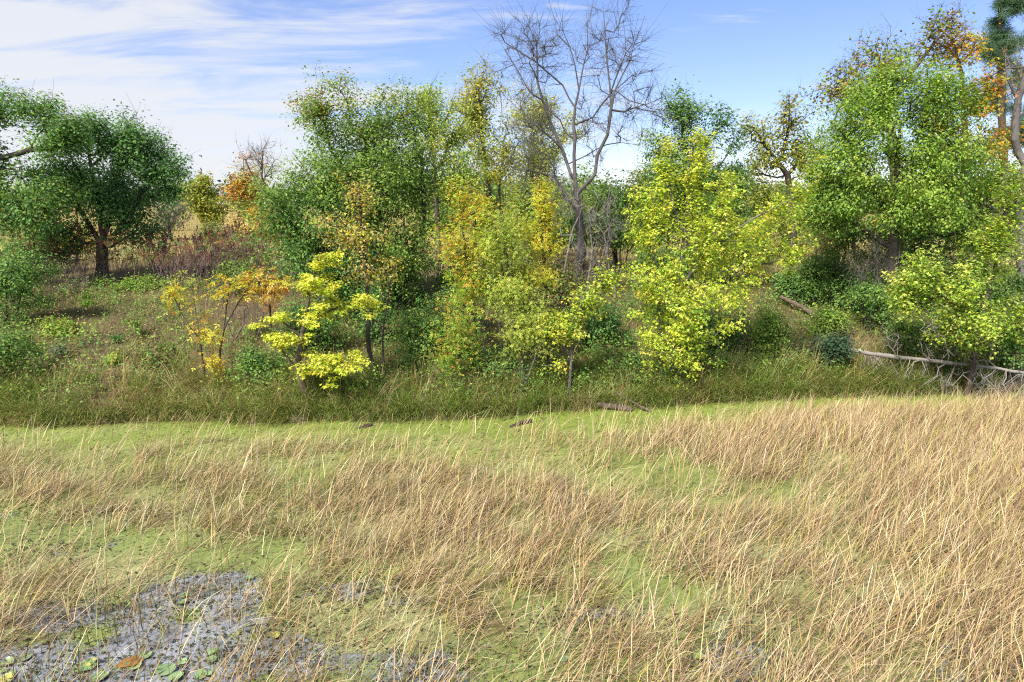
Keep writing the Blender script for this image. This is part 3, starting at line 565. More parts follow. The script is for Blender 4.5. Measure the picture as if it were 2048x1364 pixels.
plant('orange_tree', 'nearly bare tree with orange lower leaves left of the green tree', 'tree', 14, [stem(520, 44, (522, 400), (524, 330)), limb(44, (522, 380), (490, 320)), limb(44, (522, 370), (550, 320))], [B(470, 285, 570, 360, 44, 1.2)], 130, 1, .14, 'oval', ORANGE, r0=.09, rt=.008, spread=.3, twigs=4, bark=BARK, step=.5)
plant('rust_oak', 'orange brown oak on the skyline beside the nearly bare tree', 'tree', 15, [stem(480, 70, (480, 390))], [B(440, 335, 530, 420, 70, 2.)], 150, 22, .26, 'oval', ORANGE + RUST + OLIVE, r0=.2, rt=.02, spread=.5, twigs=0, step=.8)

# --- airy trees behind the bare tree
def airy(seed, label, trunks, blobs, nt, pal=OLIVE, per=26, Y=34, zones=(), **k):
    kw = dict(ntips=nt, per=int(per * 1.2), size=.125, shape='oval', pal=gain(pal, 1.25), zones=zones, r0=.11, rt=.007, bark=BARK, spread=.27, bf=.25, twigs=2, clear=trunks[0][0][2] + 3, step=.5); kw.update(k)
    return plant('aspen_tree', label, 'tree', seed, trunks, blobs, **kw)
airy(21, 'tall airy yellow olive tree just left of the bare tree', [stem(985, 34, (975, 360), (960, 240), (955, 140)), stem(1000, 34.5, (1000, 360), (1015, 230))], [B(895, 120, 1020, 240, 34, 1.3), B(905, 200, 1000, 330, 34, 1.2), B(960, 250, 1040, 390, 34, 1.2)], 330, zones=[(B(880, 110, 1020, 200, 34), [(.42, .36, .06), (.48, .38, .05)], .6)])
airy(22, 'airy olive tree seen through the bare branches', [stem(1060, 37, (1062, 380), (1070, 220))], [B(1010, 175, 1130, 290, 37, 1.4), B(1030, 250, 1140, 400, 37, 1.4), B(1120, 220, 1175, 290, 37, 1.)], 330, per=30)
airy(23, 'thin yellow topped tree rising behind the big green tree', [stem(880, 31, (870, 360), (858, 210))], [B(815, 145, 890, 260, 31, .9), B(850, 180, 930, 330, 31, 1.1), B(870, 280, 960, 420, 31, 1.2)], 300, pal=OLIVE + LGREEN, size=.12)
airy(24, 'low green tree behind the bare tree foot', [stem(1110, 33, (1100, 420))], [B(1000, 370, 1120, 500, 33, 1.5), B(1080, 360, 1250, 480, 34, 1.5)], 260, pal=GREEN + OLIVE, clear=None, size=.12)
plant('oak_tree', 'dark green oak behind the tall yellow maple', 'tree', 25, [stem(1380, 32, (1375, 420), (1365, 250)), limb(32, (1376, 400), (1440, 330)), limb(32, (1370, 330), (1320, 280))], [B(1325, 178, 1415, 290, 32, 1.1), B(1335, 250, 1440, 400, 32, 1.3), B(1270, 250, 1370, 430, 32, 1.4), B(1385, 200, 1470, 260, 32, .8), B(1410, 290, 1510, 400, 32, 1.3), B(1440, 250, 1500, 320, 32, .7)], 520, 32, .13, 'oval', DGREEN + GREEN, uni=.3, elong=2.4, r0=.16, rt=.008, bark=BARKD, spread=.26, twigs=2, clear=3.5, bf=.25)
plant('crooked_oak', 'crooked olive yellow oak with open branches right of the yellow maple', 'tree', 26, [stem(1590, 34, (1582, 420), (1575, 350)), limb(34, (1575, 352), (1545, 310), (1510, 260)), limb(34, (1575, 350), (1610, 310), (1640, 260)), limb(34, (1560, 330), (1575, 270), (1580, 210)), limb(34, (1578, 358), (1530, 350), (1495, 320))],
      [B(1480, 225, 1580, 310, 34, 1.1), B(1545, 185, 1620, 280, 34, 1.), B(1560, 260, 1660, 350, 34, 1.2), B(1480, 290, 1560, 350, 34, 1.)], 340, 16, .125, 'oak', OLIVE + [(.24, .30, .05), (.5, .42, .07)], r0=.15, rt=.008, bark=BARKD, spread=.24, twigs=3, clear=4.2, bf=.2)
plant('pine_tree', 'tall pine with tufted dark needles at the top right corner', 'tree', 27, [stem(2010, 37, (2006, 300), (2000, 100), (1998, -60))], [B(1965, -40, 2048, 60, 37, 1.1), B(1955, 40, 2060, 130, 37, 1.3), B(1970, 110, 2080, 240, 37, 1.5), B(1985, 220, 2060, 340, 37, 1.4, .6)], 230, 30, .32, 'needle', [(.11, .20, .10), (.15, .25, .12), (.085, .16, .08)], r0=.2, rt=.012, bark=BARK, spread=.16, uni=.1, elong=1.4, twigs=0, clear=6, bf=.1, upb=.2, droop=-.2, flat=.9)
plant('rust_tree', 'thin tree with sparse rusty leaves above the big right green tree', 'tree', 28, [stem(1800, 30, (1790, 400), (1775, 200), (1750, 90)), limb(30, (1782, 260), (1700, 170), (1650, 140)), limb(30, (1776, 210), (1850, 110), (1900, 50))], [B(1620, 130, 1730, 240, 30, 1.2), B(1720, 60, 1830, 180, 30, 1.3), B(1810, 15, 1940, 140, 30, 1.3), B(1680, 80, 1760, 200, 30, 1.)], 340, 9, .13, 'oak', OLIVE + RUST + GREEN, r0=.14, rt=.007, bark=BARK, spread=.28, twigs=4, clear=5.5, bf=.2)
plant('orange_maple', 'orange leaved tree between the green tree and the pine', 'tree', 29, [stem(1930, 30, (1930, 350), (1925, 150), (1900, 60)), limb(30, (1928, 240), (1990, 160))], [B(1860, 50, 1960, 170, 30, 1.1), B(1920, 110, 2010, 250, 30, 1.2), B(1940, 240, 2048, 340, 30, 1.2)], 260, 14, .14, 'maple', ORANGE + GOLD + OLIVE, r0=.13, rt=.007, spread=.27, twigs=4, clear=5, bf=.2)
# gnarled grey tree on the right edge
plant('gnarled_tree', 'gnarled grey bare tree at the right edge', 'tree', 30, [stem(2052, 22, (2040, 420), (2052, 330), (2030, 280), (2036, 200), (2052, 150)), limb(22, (2040, 330), (2000, 380), (1960, 420)), limb(22, (2034, 250), (2075, 190), (2090, 60)), limb(22, (2040, 190), (2010, 120), (2020, 60)), limb(22, (2040, 400), (2000, 430))],
      [B(1990, 60, 2100, 240, 22, 1.), B(1940, 350, 2060, 480, 22, 1.)], 110, 2, .10, 'oval', ORANGE + OLIVE, r0=.16, rt=.006, bark=BARKG, spread=.3, twigs=4, wig=.4, bf=.2)

# --- left oaks
plant('oak_tree', 'round dark green oak with several stems in the left meadow', 'tree', 31, [stem(205, 28, (205, 470), (190, 380), (170, 260)), limb(28, (206, 490), (225, 400), (250, 280)), limb(28, (206, 500), (250, 440), (310, 350)), limb(28, (205, 490), (160, 420), (110, 340)), limb(28, (206, 505), (260, 470), (330, 455))],
      [B(150, 210, 270, 330, 28, 1.6, 1.1), B(230, 240, 335, 350, 28, 1.5), B(280, 280, 357, 400, 28, 1.2), B(60, 300, 190, 440, 28, 1.7), B(150, 320, 330, 470, 28, 1.8), B(60, 420, 180, 520, 28, 1.3), B(230, 430, 350, 500, 28, 1.2, .7), B(100, 240, 180, 330, 28, 1.2)], 880, 42, .115, 'oval', DGREEN, uni=.45, per_sub=10, elong=1.6, up=.35, r0=.22, rt=.008, bark=BARKD, spread=.27, twigs=2, clear=3.6, bf=.25)
plant('oak_tree', 'spreading oak cut off by the left edge', 'tree', 32, [stem(-90, 25, (-70, 400), (-40, 280), (-30, 180)), limb(25, (-50, 330), (60, 300), (130, 290)), limb(25, (-60, 400), (40, 400), (110, 420)), limb(25, (-40, 250), (50, 220), (100, 200))],
      [B(-120, 165, 60, 270, 25, 1.8), B(20, 180, 125, 270, 25, 1.2), B(60, 235, 185, 320, 25, 1.2), B(-60, 330, 80, 480, 25, 1.6), B(40, 350, 160, 470, 25, 1.2), B(-150, 250, -10, 400, 25, 1.6)], 640, 42, .115, 'oval', DGREEN + GREEN, uni=.45, per_sub=10, elong=1.6, up=.35, r0=.25, rt=.008, bark=BARKD, spread=.27, twigs=2, clear=3.6, bf=.25)

# --- big green tree left of centre
plant('green_tree', 'big bushy green tree with rusty top leaves left of centre', 'tree', 33, [stem(770, 22.5, (775, 560), (745, 420), (730, 280)), stem(800, 22.7, (820, 520), (850, 440), (840, 300)), limb(22.5, (765, 520), (690, 430), (640, 330)), limb(22.5, (745, 420), (660, 300), (640, 190)), limb(22.5, (770, 540), (640, 500), (560, 430))],
      [B(585, 150, 720, 290, 22.5, 1.4), B(690, 170, 830, 320, 22.5, 1.5), B(780, 160, 890, 300, 22.7, 1.2, .8), B(560, 270, 760, 440, 22.3, 1.8), B(700, 270, 900, 450, 22.5, 1.8), B(495, 330, 640, 480, 22.2, 1.5), B(510, 430, 700, 570, 22.2, 1.6), B(690, 420, 880, 600, 22.4, 1.6, .9), B(600, 480, 760, 640, 22.4, 1.4, .8), B(620, 200, 860, 420, 22.5, 1.9, 1.1), B(570, 300, 890, 560, 22.3, 1.8, 1.)],
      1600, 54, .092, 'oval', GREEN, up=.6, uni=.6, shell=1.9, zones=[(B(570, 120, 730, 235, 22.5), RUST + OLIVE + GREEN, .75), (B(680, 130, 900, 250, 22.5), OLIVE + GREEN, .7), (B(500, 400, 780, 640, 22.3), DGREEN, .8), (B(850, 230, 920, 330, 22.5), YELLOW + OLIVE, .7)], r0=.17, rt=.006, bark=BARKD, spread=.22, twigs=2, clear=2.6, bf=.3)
# --- big green tree on the right
plant('green_tree', 'big spreading bright green tree on the right', 'tree', 34, [stem(1770, 23.5, (1785, 520), (1790, 400), (1800, 250)), stem(1830, 24.2, (1835, 480), (1870, 330)), limb(23.5, (1788, 440), (1720, 340), (1680, 250)), limb(23.5, (1790, 420), (1870, 330), (1950, 250)), limb(23.5, (1786, 480), (1900, 430), (1980, 400)), limb(23.5, (1786, 500), (1690, 430), (1630, 400))],
      [B(1690, 110, 1840, 250, 23.5, 1.5), B(1800, 120, 1960, 270, 23.5, 1.5), B(1650, 190, 1800, 330, 23.3, 1.7), B(1780, 220, 1990, 380, 23.2, 1.8), B(1600, 280, 1760, 430, 23.3, 1.6), B(1740, 330, 1940, 480, 23.0, 1.7), B(1900, 300, 2060, 460, 23.3, 1.6), B(1600, 380, 1720, 470, 23.3, 1.2, .8), B(1880, 420, 2040, 520, 23.3, 1.3, .8)],
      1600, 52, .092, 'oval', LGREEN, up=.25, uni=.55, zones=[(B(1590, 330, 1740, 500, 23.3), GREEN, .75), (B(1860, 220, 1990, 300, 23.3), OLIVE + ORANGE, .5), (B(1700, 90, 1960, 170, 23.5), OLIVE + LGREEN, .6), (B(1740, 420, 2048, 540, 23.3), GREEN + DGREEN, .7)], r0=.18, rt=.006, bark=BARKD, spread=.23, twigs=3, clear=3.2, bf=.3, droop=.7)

# --- the bare tree in the middle
BT = [stem(1158, 26, (1162, 480), (1158, 420), (1150, 360), (1148, 310), (1147, 250), (1150, 215), (1158, 180), (1150, 130), (1140, 95), (1125, 60), (1125, 30)),
      limb(26, (1160, 440), (1135, 395), (1110, 355), (1080, 345), (1030, 325), (985, 300)),
      limb(26, (1152, 370), (1125, 300), (1105, 255), (1085, 200), (1075, 130), (1080, 60, .3)),
      limb(26, (1180, 380, -.2), (1195, 310, -.4), (1215, 270, -.5), (1222, 220, -.5), (1230, 180, -.5), (1260, 120, -.5), (1280, 60, -.6), (1290, 30, -.6)),
      limb(26, (1155, 400), (1180, 378, -.2)),
      limb(26, (1225, 200, -.5), (1215, 130, -.4), (1210, 60, -.3), (1205, 5, -.2)),
      limb(26, (1148, 255), (1185, 235, .3), (1220, 190, .5), (1250, 110, .8), (1246, 40, .9)),
      limb(26, (1150, 220), (1125, 170, .3), (1090, 140, .4), (1050, 110, .5), (1010, 85, .6)),
      limb(26, (1125, 300), (1085, 262, -.4), (1040, 220, -.6), (985, 165, -.8)),
      limb(26, (1140, 290), (1120, 240, -.3), (1060, 185, -.5), (1010, 100, -.6)),
      limb(26, (1228, 190, -.5), (1290, 210, -.7), (1340, 185, -.8)), limb(26, (1226, 240, -.5), (1270, 215, -.2), (1325, 195, 0)),
      limb(26, (1230, 170, -.5), (1265, 150, -.8), (1330, 125, -1)), limb(26, (1155, 160), (1175, 100, .3), (1172, 20, .5)), limb(26, (1140, 100), (1115, 70, .3), (1095, -10, .3)),
      limb(26, (1165, 500), (1110, 490, -.4), (1060, 510, -.6)), limb(26, (1152, 330), (1190, 300, .4), (1240, 285, .6), (1280, 290, .7))]
plant('bare_tree', 'tall leafless grey tree spreading bare branches against the sky', 'tree', 35, BT, [B(970, 20, 1150, 200, 26, 1.4), B(1000, 150, 1130, 330, 26, 1.4), B(1130, 10, 1320, 190, 26, 1.5), B(1200, 120, 1335, 300, 26, 1.3), B(1020, 280, 1130, 420, 26, 1.), B(1130, 200, 1230, 340, 26, 1.2, .7)], 440, 0, butt=1.1, r0=.105, rt=.0072, bark=BARKT, spread=.42, up=.7, uni=.6, twigs=7, clear=4.4, bf=.15, wig=.3, step=.45, down=.5)
rg_ = np.random.default_rng(36)
plant('dead_branches', 'grey tangle of dead hanging branches around the bare tree foot', 'dead branches', 36, [stem(1172, 25.2, (1185, 500), (1180, 420)), stem(1120, 25.3, (1140, 480), (1165, 410)), stem(1230, 25.2, (1215, 500), (1185, 420))], [B(1085, 360, 1190, 480, 25.2, .9), B(1160, 380, 1265, 500, 25.1, .9), B(1120, 450, 1250, 580, 25, .9)], 330, 0, r0=.04, rt=.006, bark=DEAD, spread=.4, twigs=5, bf=.1, down=-.3, wig=.4)

# --- shrubs on the bank top and slope (understorey)
SHR = [(-70, 480, 95, 650, 21, DGREEN + GREEN, 'dark green shrub at the left edge of the bank', 300), (-60, 640, 50, 790, 17.2, DGREEN + GREEN, 'small green shrub by the water at the left edge', 140),
       (0, 520, 60, 600, 23, DGREEN, 'dark shrub behind the left edge shrub', 110), (540, 590, 700, 720, 19.5, DGREEN + GREEN, 'dark green shrub behind the low yellow maple', 200),
       (700, 560, 790, 700, 20, DGREEN, 'dark shrub behind the thin tan leaved tree', 150), (780, 600, 920, 760, 19, GREEN + DGREEN, 'glossy green shrub in the middle of the bank', 220),
       (860, 560, 1000, 660, 21, DGREEN + GREEN, 'dark green shrub behind the orange leaved tree', 160), (1130, 580, 1260, 720, 20.5, DGREEN, 'very dark shrub left of the tall yellow maple', 200),
       (1180, 690, 1300, 790, 18.8, DGREEN + GREEN, 'low dark green shrub under the tall yellow maple', 130), (1360, 620, 1500, 740, 20.5, DGREEN + GREEN, 'dark shrub right behind the yellow maple foot', 160),
       (1490, 610, 1585, 730, 20.5, GREEN + LGREEN, 'fresh green shrub right of the yellow maple', 190), (1560, 500, 1720, 610, 25, GREEN + DGREEN, 'wide green shrub behind the short log', 280),
       (1690, 560, 1800, 640, 22.5, DGREEN + GREEN, 'green shrub left of the right hand trunk', 150), (1620, 665, 1710, 740, 19.6, [(.06, .12, .06), (.09, .16, .085), (.05, .10, .05)], 'bluish green shrub at the end of the fallen trunk', 150),
       (1850, 590, 1990, 700, 20.5, DGREEN, 'dark shrub behind the right yellow green maple', 160), (470, 690, 570, 800, 17.4, GREEN + DGREEN, 'bramble shrub left of the low yellow maple', 170),
       (930, 690, 1050, 790, 18.2, DGREEN + GREEN, 'dark bramble below the lime green tree', 110), (1620, 610, 1700, 670, 22, LGREEN + GREEN, 'light green low shrub below the short log', 90),
       (430, 520, 520, 600, 24.5, GREEN, 'green shrub in the thicket left of the green tree', 110), (230, 550, 330, 600, 25.5, GREEN + LGREEN, 'light green shrub in front of the red sumacs', 110),
       (1800, 480, 1990, 600, 24, DGREEN + GREEN, 'dark shrub under the big right green tree', 200), (1000, 520, 1100, 620, 23, GREEN + OLIVE, 'olive green shrub behind the lime green tree', 150),
       (1690, 480, 1800, 580, 26, OLIVE + GREEN, 'olive shrub behind the right trunk', 140), (250, 690, 380, 760, 18.5, DRYG + GREEN, 'brownish green low shrub left of the thin yellow ashes', 110), (80, 640, 150, 700, 20.5, LGREEN + OLIVE, 'pale green small bush on the open left slope', 60)]
for i, (a, b_, c, d_, Y, pl, lb, nt) in enumerate(SHR):
    cx = (a + c) / 2; wpx = c - a
    plant('shrub', lb, 'shrub', 100 + i, [stem(cx + s * wpx * .07, Y + abs(s) * .1, (cx + s * wpx * .22, d_ - (d_ - b_) * (.45 + .1 * abs(s)))) for s in (-1, 0, 1)], [B(a, b_ + (d_ - b_) * .1, c, d_, Y, .8), B(a + wpx * .15, b_, a + wpx * .65, (b_ + d_) / 2, Y, .6), B(a + wpx * .5, b_ + (d_ - b_) * .08, c - wpx * .05, (b_ + d_) / 2 + 8, Y, .6)],
          nt, 26, .076, 'oval', pl, r0=.035, rt=.005, bark=BARKD, spread=.15, twigs=2, bf=.2, mix=.4)
plant('shrub', 'dark red leaved shrub right of the tall yellow maple', 'shrub', 150, [stem(1630, 27, (1635, 480))], [B(1590, 440, 1690, 500, 27, .8)], 60, 14, .11, 'ash', RED + GREEN, r0=.03, rt=.006, spread=.22)
SHR2 = [(640, 470, 880, 640, 24.5, DGREEN + GREEN, 'dense dark undergrowth shrub below the big green tree', 330), (880, 480, 1010, 620, 25, GREEN + DGREEN, 'green shrub behind the orange ash', 200), (990, 420, 1110, 560, 29, OLIVE + GREEN, 'olive shrub left of the bare tree trunk', 200),
        (1180, 350, 1300, 500, 30, GREEN + DGREEN, 'green shrub right of the bare tree trunk', 230), (1060, 520, 1180, 640, 23, GREEN + DRYG, 'brown green shrub in front of the bare tree foot', 170), (1240, 470, 1420, 640, 22.5, DGREEN + GREEN, 'dark shrub hidden behind the tall yellow maple', 260),
        (1400, 430, 1560, 560, 27, GREEN + OLIVE, 'green shrub behind the right half of the yellow maple', 240), (1250, 380, 1420, 480, 34, GREEN + OLIVE, 'olive shrub behind the dark oak foot', 200), (1430, 370, 1600, 450, 42, OLIVE + GREEN, 'far olive shrub below the crooked oak', 160), (420, 470, 520, 560, 30, GREEN + OLIVE, 'green shrub among the sumacs', 110),
        (0, 440, 120, 560, 30, GREEN + DGREEN, 'green shrub under the left edge oak', 170), (1700, 440, 1900, 560, 27.5, DGREEN + GREEN, 'dark shrub deep under the big right tree', 240), (1630, 420, 1720, 520, 28, GREEN + DGREEN, 'green shrub between the yellow maple and the big right tree', 170), (1660, 540, 1770, 620, 24.5, GREEN + DGREEN, 'leafy green shrub above the short log', 150), (1600, 340, 1710, 500, 30, GREEN + LGREEN, 'tall green shrub filling the gap right of the yellow maple', 260), (1530, 540, 1650, 620, 25.5, GREEN + DGREEN, 'green shrub behind the upper end of the short log', 170), (1960, 640, 2080, 750, 19.2, DGREEN + GREEN, 'dark shrub behind the fallen tree at the right edge', 170), (1760, 630, 1880, 710, 20.5, DGREEN + GREEN, 'dark low shrub behind the middle of the fallen tree', 140), (1010, 360, 1130, 470, 31, OLIVE + GREEN, 'olive shrub behind the drooping dead branches', 180), (1930, 520, 2080, 660, 22, DGREEN + GREEN, 'dark shrub at the right edge under the maple', 200)]
for i, (a, b_, c, d_, Y, pl, lb, nt) in enumerate(SHR2):
    cx = (a + c) / 2; wpx = c - a
    plant('shrub', lb, 'shrub', 500 + i, [stem(cx + s_ * wpx * .07, Y + abs(s_) * .1, (cx + s_ * wpx * .22, d_ - (d_ - b_) * .5)) for s_ in (-1, 0, 1)], [B(a, b_ + (d_ - b_) * .1, c, d_, Y, 1.), B(a + wpx * .1, b_, a + wpx * .6, (b_ + d_) / 2, Y, .7), B(a + wpx * .5, b_ + 8, c - wpx * .05, (b_ + d_) / 2 + 8, Y, .7)],
          nt, 25, .0039 * Y, 'oval', pl, r0=.04, rt=.006, bark=BARKD, spread=.0085 * Y, twigs=2, bf=.2, mix=.4)
rg = np.random.default_rng(77)
for i, px in enumerate(list(range(840, 2050, 62)) + [1020, 1090, 1160, 1230, 1300]):
    Y = rg.uniform(36, 52) if i < 20 else rg.uniform(28, 33); w_ = rg.uniform(50, 85); top = rg.uniform(315, 380) if i < 20 else rg.uniform(400, 450)
    lb = 'low olive green tree in the background row behind the bare tree' if px < 1270 else ('low green tree in the background row behind the yellow maple' if px < 1640 else 'low green tree in the background row behind the right hand trees')
    plant('background_tree', lb, 'tree', 600 + i, [stem(px, Y, (px, 450), (px, (top + 450) / 2))], [B(px - w_, top + 30, px + w_, 480, Y, 1.5), B(px - w_ * .5, top, px + w_ * .6, 430, Y, 1.2)], 120, 19, .0052 * Y, 'oval', [OLIVE + GREEN, GREEN, GREEN + DGREEN, OLIVE][i % 4], r0=.09, rt=.01, bark=BARKD, spread=.0085 * Y, twigs=2, group='background row of low trees')
# leafless grey brush between the trunks
for i, (a, b_, c, d_, Y, lb) in enumerate([(1680, 470, 1830, 600, 23, 'grey leafless brush under the big right green tree'), (880, 590, 1010, 690, 19.8, 'thin bare brush below the orange leaved tree'), (420, 540, 560, 680, 20.5, 'pinkish bare brush right of the thin yellow ashes'), (1000, 470, 1110, 580, 26, 'brown leafless brush left of the bare tree'), (300, 470, 430, 600, 25.2, 'grey brown leafless brush right of the round oak'), (410, 460, 530, 590, 25.6, 'brown leafless brush among the sumacs near the green tree'), (60, 520, 210, 600, 25, 'thin leafless brush in front of the round oak')]):
    cx = (a + c) / 2
    plant('brush', lb, 'shrub', 160 + i, [stem(cx + s * 22, Y, (cx + s * 40, (b_ + d_) / 2)) for s in (-1, 0, 1)], [B(a, b_, c, d_, Y, .7)], 150, 0, r0=.025, rt=.004, bark=BARKG if i in (0, 1, 3) else TWIG, spread=.3, twigs=6, bf=.15, wig=.3)

# sumac thicket: bare stems with dark red seed heads
def head_mesh(seed):
    rg = np.random.default_rng(seed); n = 30; u = rg.random(n); th = rg.uniform(0, 6.3, n); rr = .055 * (1 - u * .8); pos = np.stack([np.cos(th) * rr, np.sin(th) * rr, u * .22 - .02], 1)
    return leaf_mesh('sumac_head', pos, np.array((0, 0, 1.)) + rg.normal(0, .5, (n, 3)), np.stack([np.cos(th), np.sin(th), u * 0 + .3], 1), rg.uniform(.04, .07, n), 'oval', pick(rg, [(.22, .06, .055), (.15, .04, .04), (.28, .09, .07)], n))
HEADS = [head_mesh(400 + i) for i in range(3)]
def sumac_kind(seed, leafy):
    rg = np.random.default_rng(seed); root = obj('sumac', None, None); tips = []; lines = []
    for s in range(rg.integers(3, 6)):
        a = rg.uniform(0, 6.3); f = np.array((rg.normal(0, .18), rg.normal(0, .18), -.05)); h = rg.uniform(1.1, 2.0); m_ = f + np.array((cos(a) * .15, sin(a) * .15, h * .6))
        lines.append([f, m_]);
        for k in range(rg.integers(2, 4)):
            b = a + rg.normal(0, 1.0); e = m_ + np.array((cos(b) * .35, sin(b) * .35, h * rg.uniform(.25, .5))); lines.append([m_, (m_ + e) / 2 + np.array((cos(b) * .08, sin(b) * .08, -.03)), e]); tips.append(e)
    for l_ in lines:
        A_ = np.array(l_); R_ = np.full(len(l_) - 1, .014 if len(l_) == 2 else .009)
        obj('stem', tube_mesh('sumac_stem', A_[:-1], A_[1:], R_, R_ * .7), TWIG, root)
    T = np.array(tips)
    for h_ in T[rg.random(len(T)) < .55]: obj('seed_head', HEADS[rg.integers(0, 3)], LEAF, root, loc=h_)
    if leafy:
        r = np.repeat(np.arange(len(T)), leafy); n = len(r); th = rg.uniform(0, 6.3, n)
        obj('leaves', leaf_mesh('sumac_leaves', T[r] - np.array((0, 0, .08)), np.stack([np.cos(th), np.sin(th), np.full(n, -.3)], 1), np.array((0, 0, 1.)) + rg.normal(0, .3, (n, 3)), rg.uniform(.25, .42, n), 'sumac', pick(rg, [(.16, .27, .08), (.20, .32, .09), (.30, .12, .07), (.42, .24, .08)], n)), LEAF, root)
    return root
def copy_tree(o, parent=None):
    c = o.copy(); COL.objects.link(c); c.parent = parent
    for ch in o.children: copy_tree(ch, c)
    return c
kinds = [sumac_kind(200 + i, lf) for i, lf in enumerate((0, 0, 3, 5))]; first = [True] * 4
rg = np.random.default_rng(5)
for i in range(88):
    if i < 60: px, Y, k = rg.uniform(300, 560), rg.uniform(25.5, 31), int(rg.choice([0, 0, 1, 1, 2]))
    elif i < 80: px, Y, k = rg.uniform(70, 330), rg.uniform(26, 28), int(rg.choice([1, 2, 3, 3]))
    else: px, Y, k = rg.uniform(1090, 1240), rg.uniform(27, 30), 0
    b_ = base(px, Y); o = kinds[k] if first[k] else copy_tree(kinds[k]); first[k] = False
    o.location = b_; o.rotation_euler = (0, 0, rg.uniform(0, 6.3)); o.scale = (1,) * 2 + (rg.uniform(.65, 1.3),)
    if i < 60: tag(o, 'sumac with dark red seed heads in the thicket right of the round oak', 'sumac', 'sumacs right of the round oak')
    elif i < 80: tag(o, 'sumac with red seed heads below the round left oak', 'sumac', 'sumacs below the round oak')
    else: tag(o, 'bare sumac with red heads behind the leafless tree', 'sumac', 'sumacs behind the leafless tree')

# --- front row along the water
plant('ash_sapling', 'thin ash with sparse golden leaves, the left of a pair', 'tree', 61, [stem(412, 17.4, (405, 720), (395, 640), (380, 560)), limb(17.4, (402, 690), (360, 620), (330, 560)), limb(17.4, (398, 660), (430, 600), (450, 545))], [B(300, 540, 400, 640, 17.4, .7), B(380, 600, 450, 710, 17.4, .5), B(380, 690, 430, 750, 17.3, .35, .7)], 70, 7, .17, 'ash', GOLD + YELLOW, r0=.028, rt=.003, bark=BARKD, spread=.10, twigs=3, bf=.15, clear=1.1)
plant('ash_sapling', 'thin ash with golden top leaves, the right of a pair', 'tree', 62, [stem(437, 17.6, (440, 700), (452, 620), (462, 530)), limb(17.6, (445, 660), (480, 600), (510, 555))], [B(390, 535, 500, 620, 17.6, .6), B(430, 720, 470, 780, 17.5, .3), B(440, 540, 570, 600, 17.8, .6, .8)], 70, 7, .17, 'ash', GOLD + GOLD + YELLOW, r0=.028, rt=.003, bark=BARKD, spread=.10, twigs=3, bf=.15, clear=.9)
plant('ash_sapling', 'golden orange sapling just left of the big green tree', 'tree', 63, [stem(545, 20, (540, 620), (535, 560))], [B(490, 530, 570, 600, 20, .6)], 50, 10, .2, 'ash', GOLD + ORANGE + TAN, r0=.03, rt=.004, bark=BARKD, spread=.12, twigs=3)
plant('yellow_maple', 'low leaning yellow maple in flat layers at the water edge', 'tree', 64, [stem(622, 16.6, (605, 770), (595, 740), (610, 640), (625, 560), (640, 510)), limb(16.6, (600, 755), (640, 720), (700, 715)), limb(16.6, (598, 745), (570, 710), (550, 715)), limb(16.6, (608, 650), (680, 610), (750, 590)), limb(16.6, (606, 670), (560, 640), (515, 640))],
      [B(545, 705, 740, 748, 16.4, .8, 1.5), B(500, 618, 600, 655, 16.5, .55), B(565, 552, 700, 590, 16.5, .6), B(630, 585, 784, 632, 16.5, .65, 1.2), B(600, 500, 695, 535, 16.6, .5), B(525, 662, 625, 695, 16.4, .5), B(570, 612, 690, 650, 16.5, .5, .7)], 560, 16, .078, 'maple', YELLOW + YGREEN, r0=.075, rt=.004, bark=BARK, spread=.085, up=.05, elong=2.6, uni=.15, twigs=2, bf=.2, clear=1.0, flat=.32, upb=1.0, droop=.5)
plant('tan_tree', 'thin dark stemmed tree with sparse tan leaves', 'tree', 65, [stem(752, 17.5, (738, 700), (735, 600), (728, 500), (720, 400)), stem(768, 17.6, (765, 680), (775, 600), (785, 530)), limb(17.5, (733, 560), (770, 480), (780, 430)), limb(17.5, (730, 520), (690, 450), (670, 430))], [B(640, 420, 790, 510, 17.5, .7), B(670, 350, 770, 440, 17.5, .6), B(660, 490, 820, 590, 17.5, .7, .7)], 330, 9, .07, 'maple', TAN + TAN + TAN + GOLD + YELLOW + OLIVE, r0=.06, rt=.004, bark=BARKD, spread=.13, twigs=4, bf=.2, clear=2.6)
plant('ash_tree', 'ash turning orange at the tips with green lower leaves', 'tree', 66, [stem(960, 18.2, (950, 680), (935, 560), (925, 460), (915, 360)), limb(18.2, (950, 690), (910, 660), (880, 680))], [B(865, 420, 1000, 570, 18.2, .9), B(895, 345, 950, 450, 18.2, .5), B(940, 370, 990, 450, 18.2, .45), B(850, 620, 985, 745, 17.8, .8), B(890, 530, 985, 640, 18.1, .7)], 680, 15, .115, 'ash', YGREEN + LGREEN + YGREEN + [(.62, .32, .07, .9), (.68, .46, .07, .9)], up=.8, elong=2.6, zones=[(B(850, 330, 1010, 540, 18.2), ORANGE + GOLD + YGREEN + YGREEN, .65), (B(840, 600, 990, 760, 17.8), LGREEN + LGREEN + [(.62, .32, .07, .6), (.68, .46, .07, .6)], .9)], r0=.06, rt=.004, bark=BARKD, spread=.12, twigs=3, bf=.2, clear=1.3)
plant('lime_tree', 'soft lime green feathery tree right of the orange ash', 'tree', 67, [stem(1050, 17.8, (1035, 690), (1020, 560), (1000, 440)), stem(1030, 17.9, (1010, 700), (985, 600)), limb(17.8, (1030, 640), (1080, 580), (1110, 540))], [B(950, 410, 1060, 540, 17.9, .8), B(960, 510, 1100, 640, 17.8, .9), B(1000, 600, 1130, 720, 17.7, .8), B(940, 480, 1010, 570, 17.9, .5)], 660, 17, .10, 'ash', gain(LIME, 1.55), r0=.055, rt=.004, bark=BARK, spread=.15, twigs=4, bf=.2, clear=1.2)
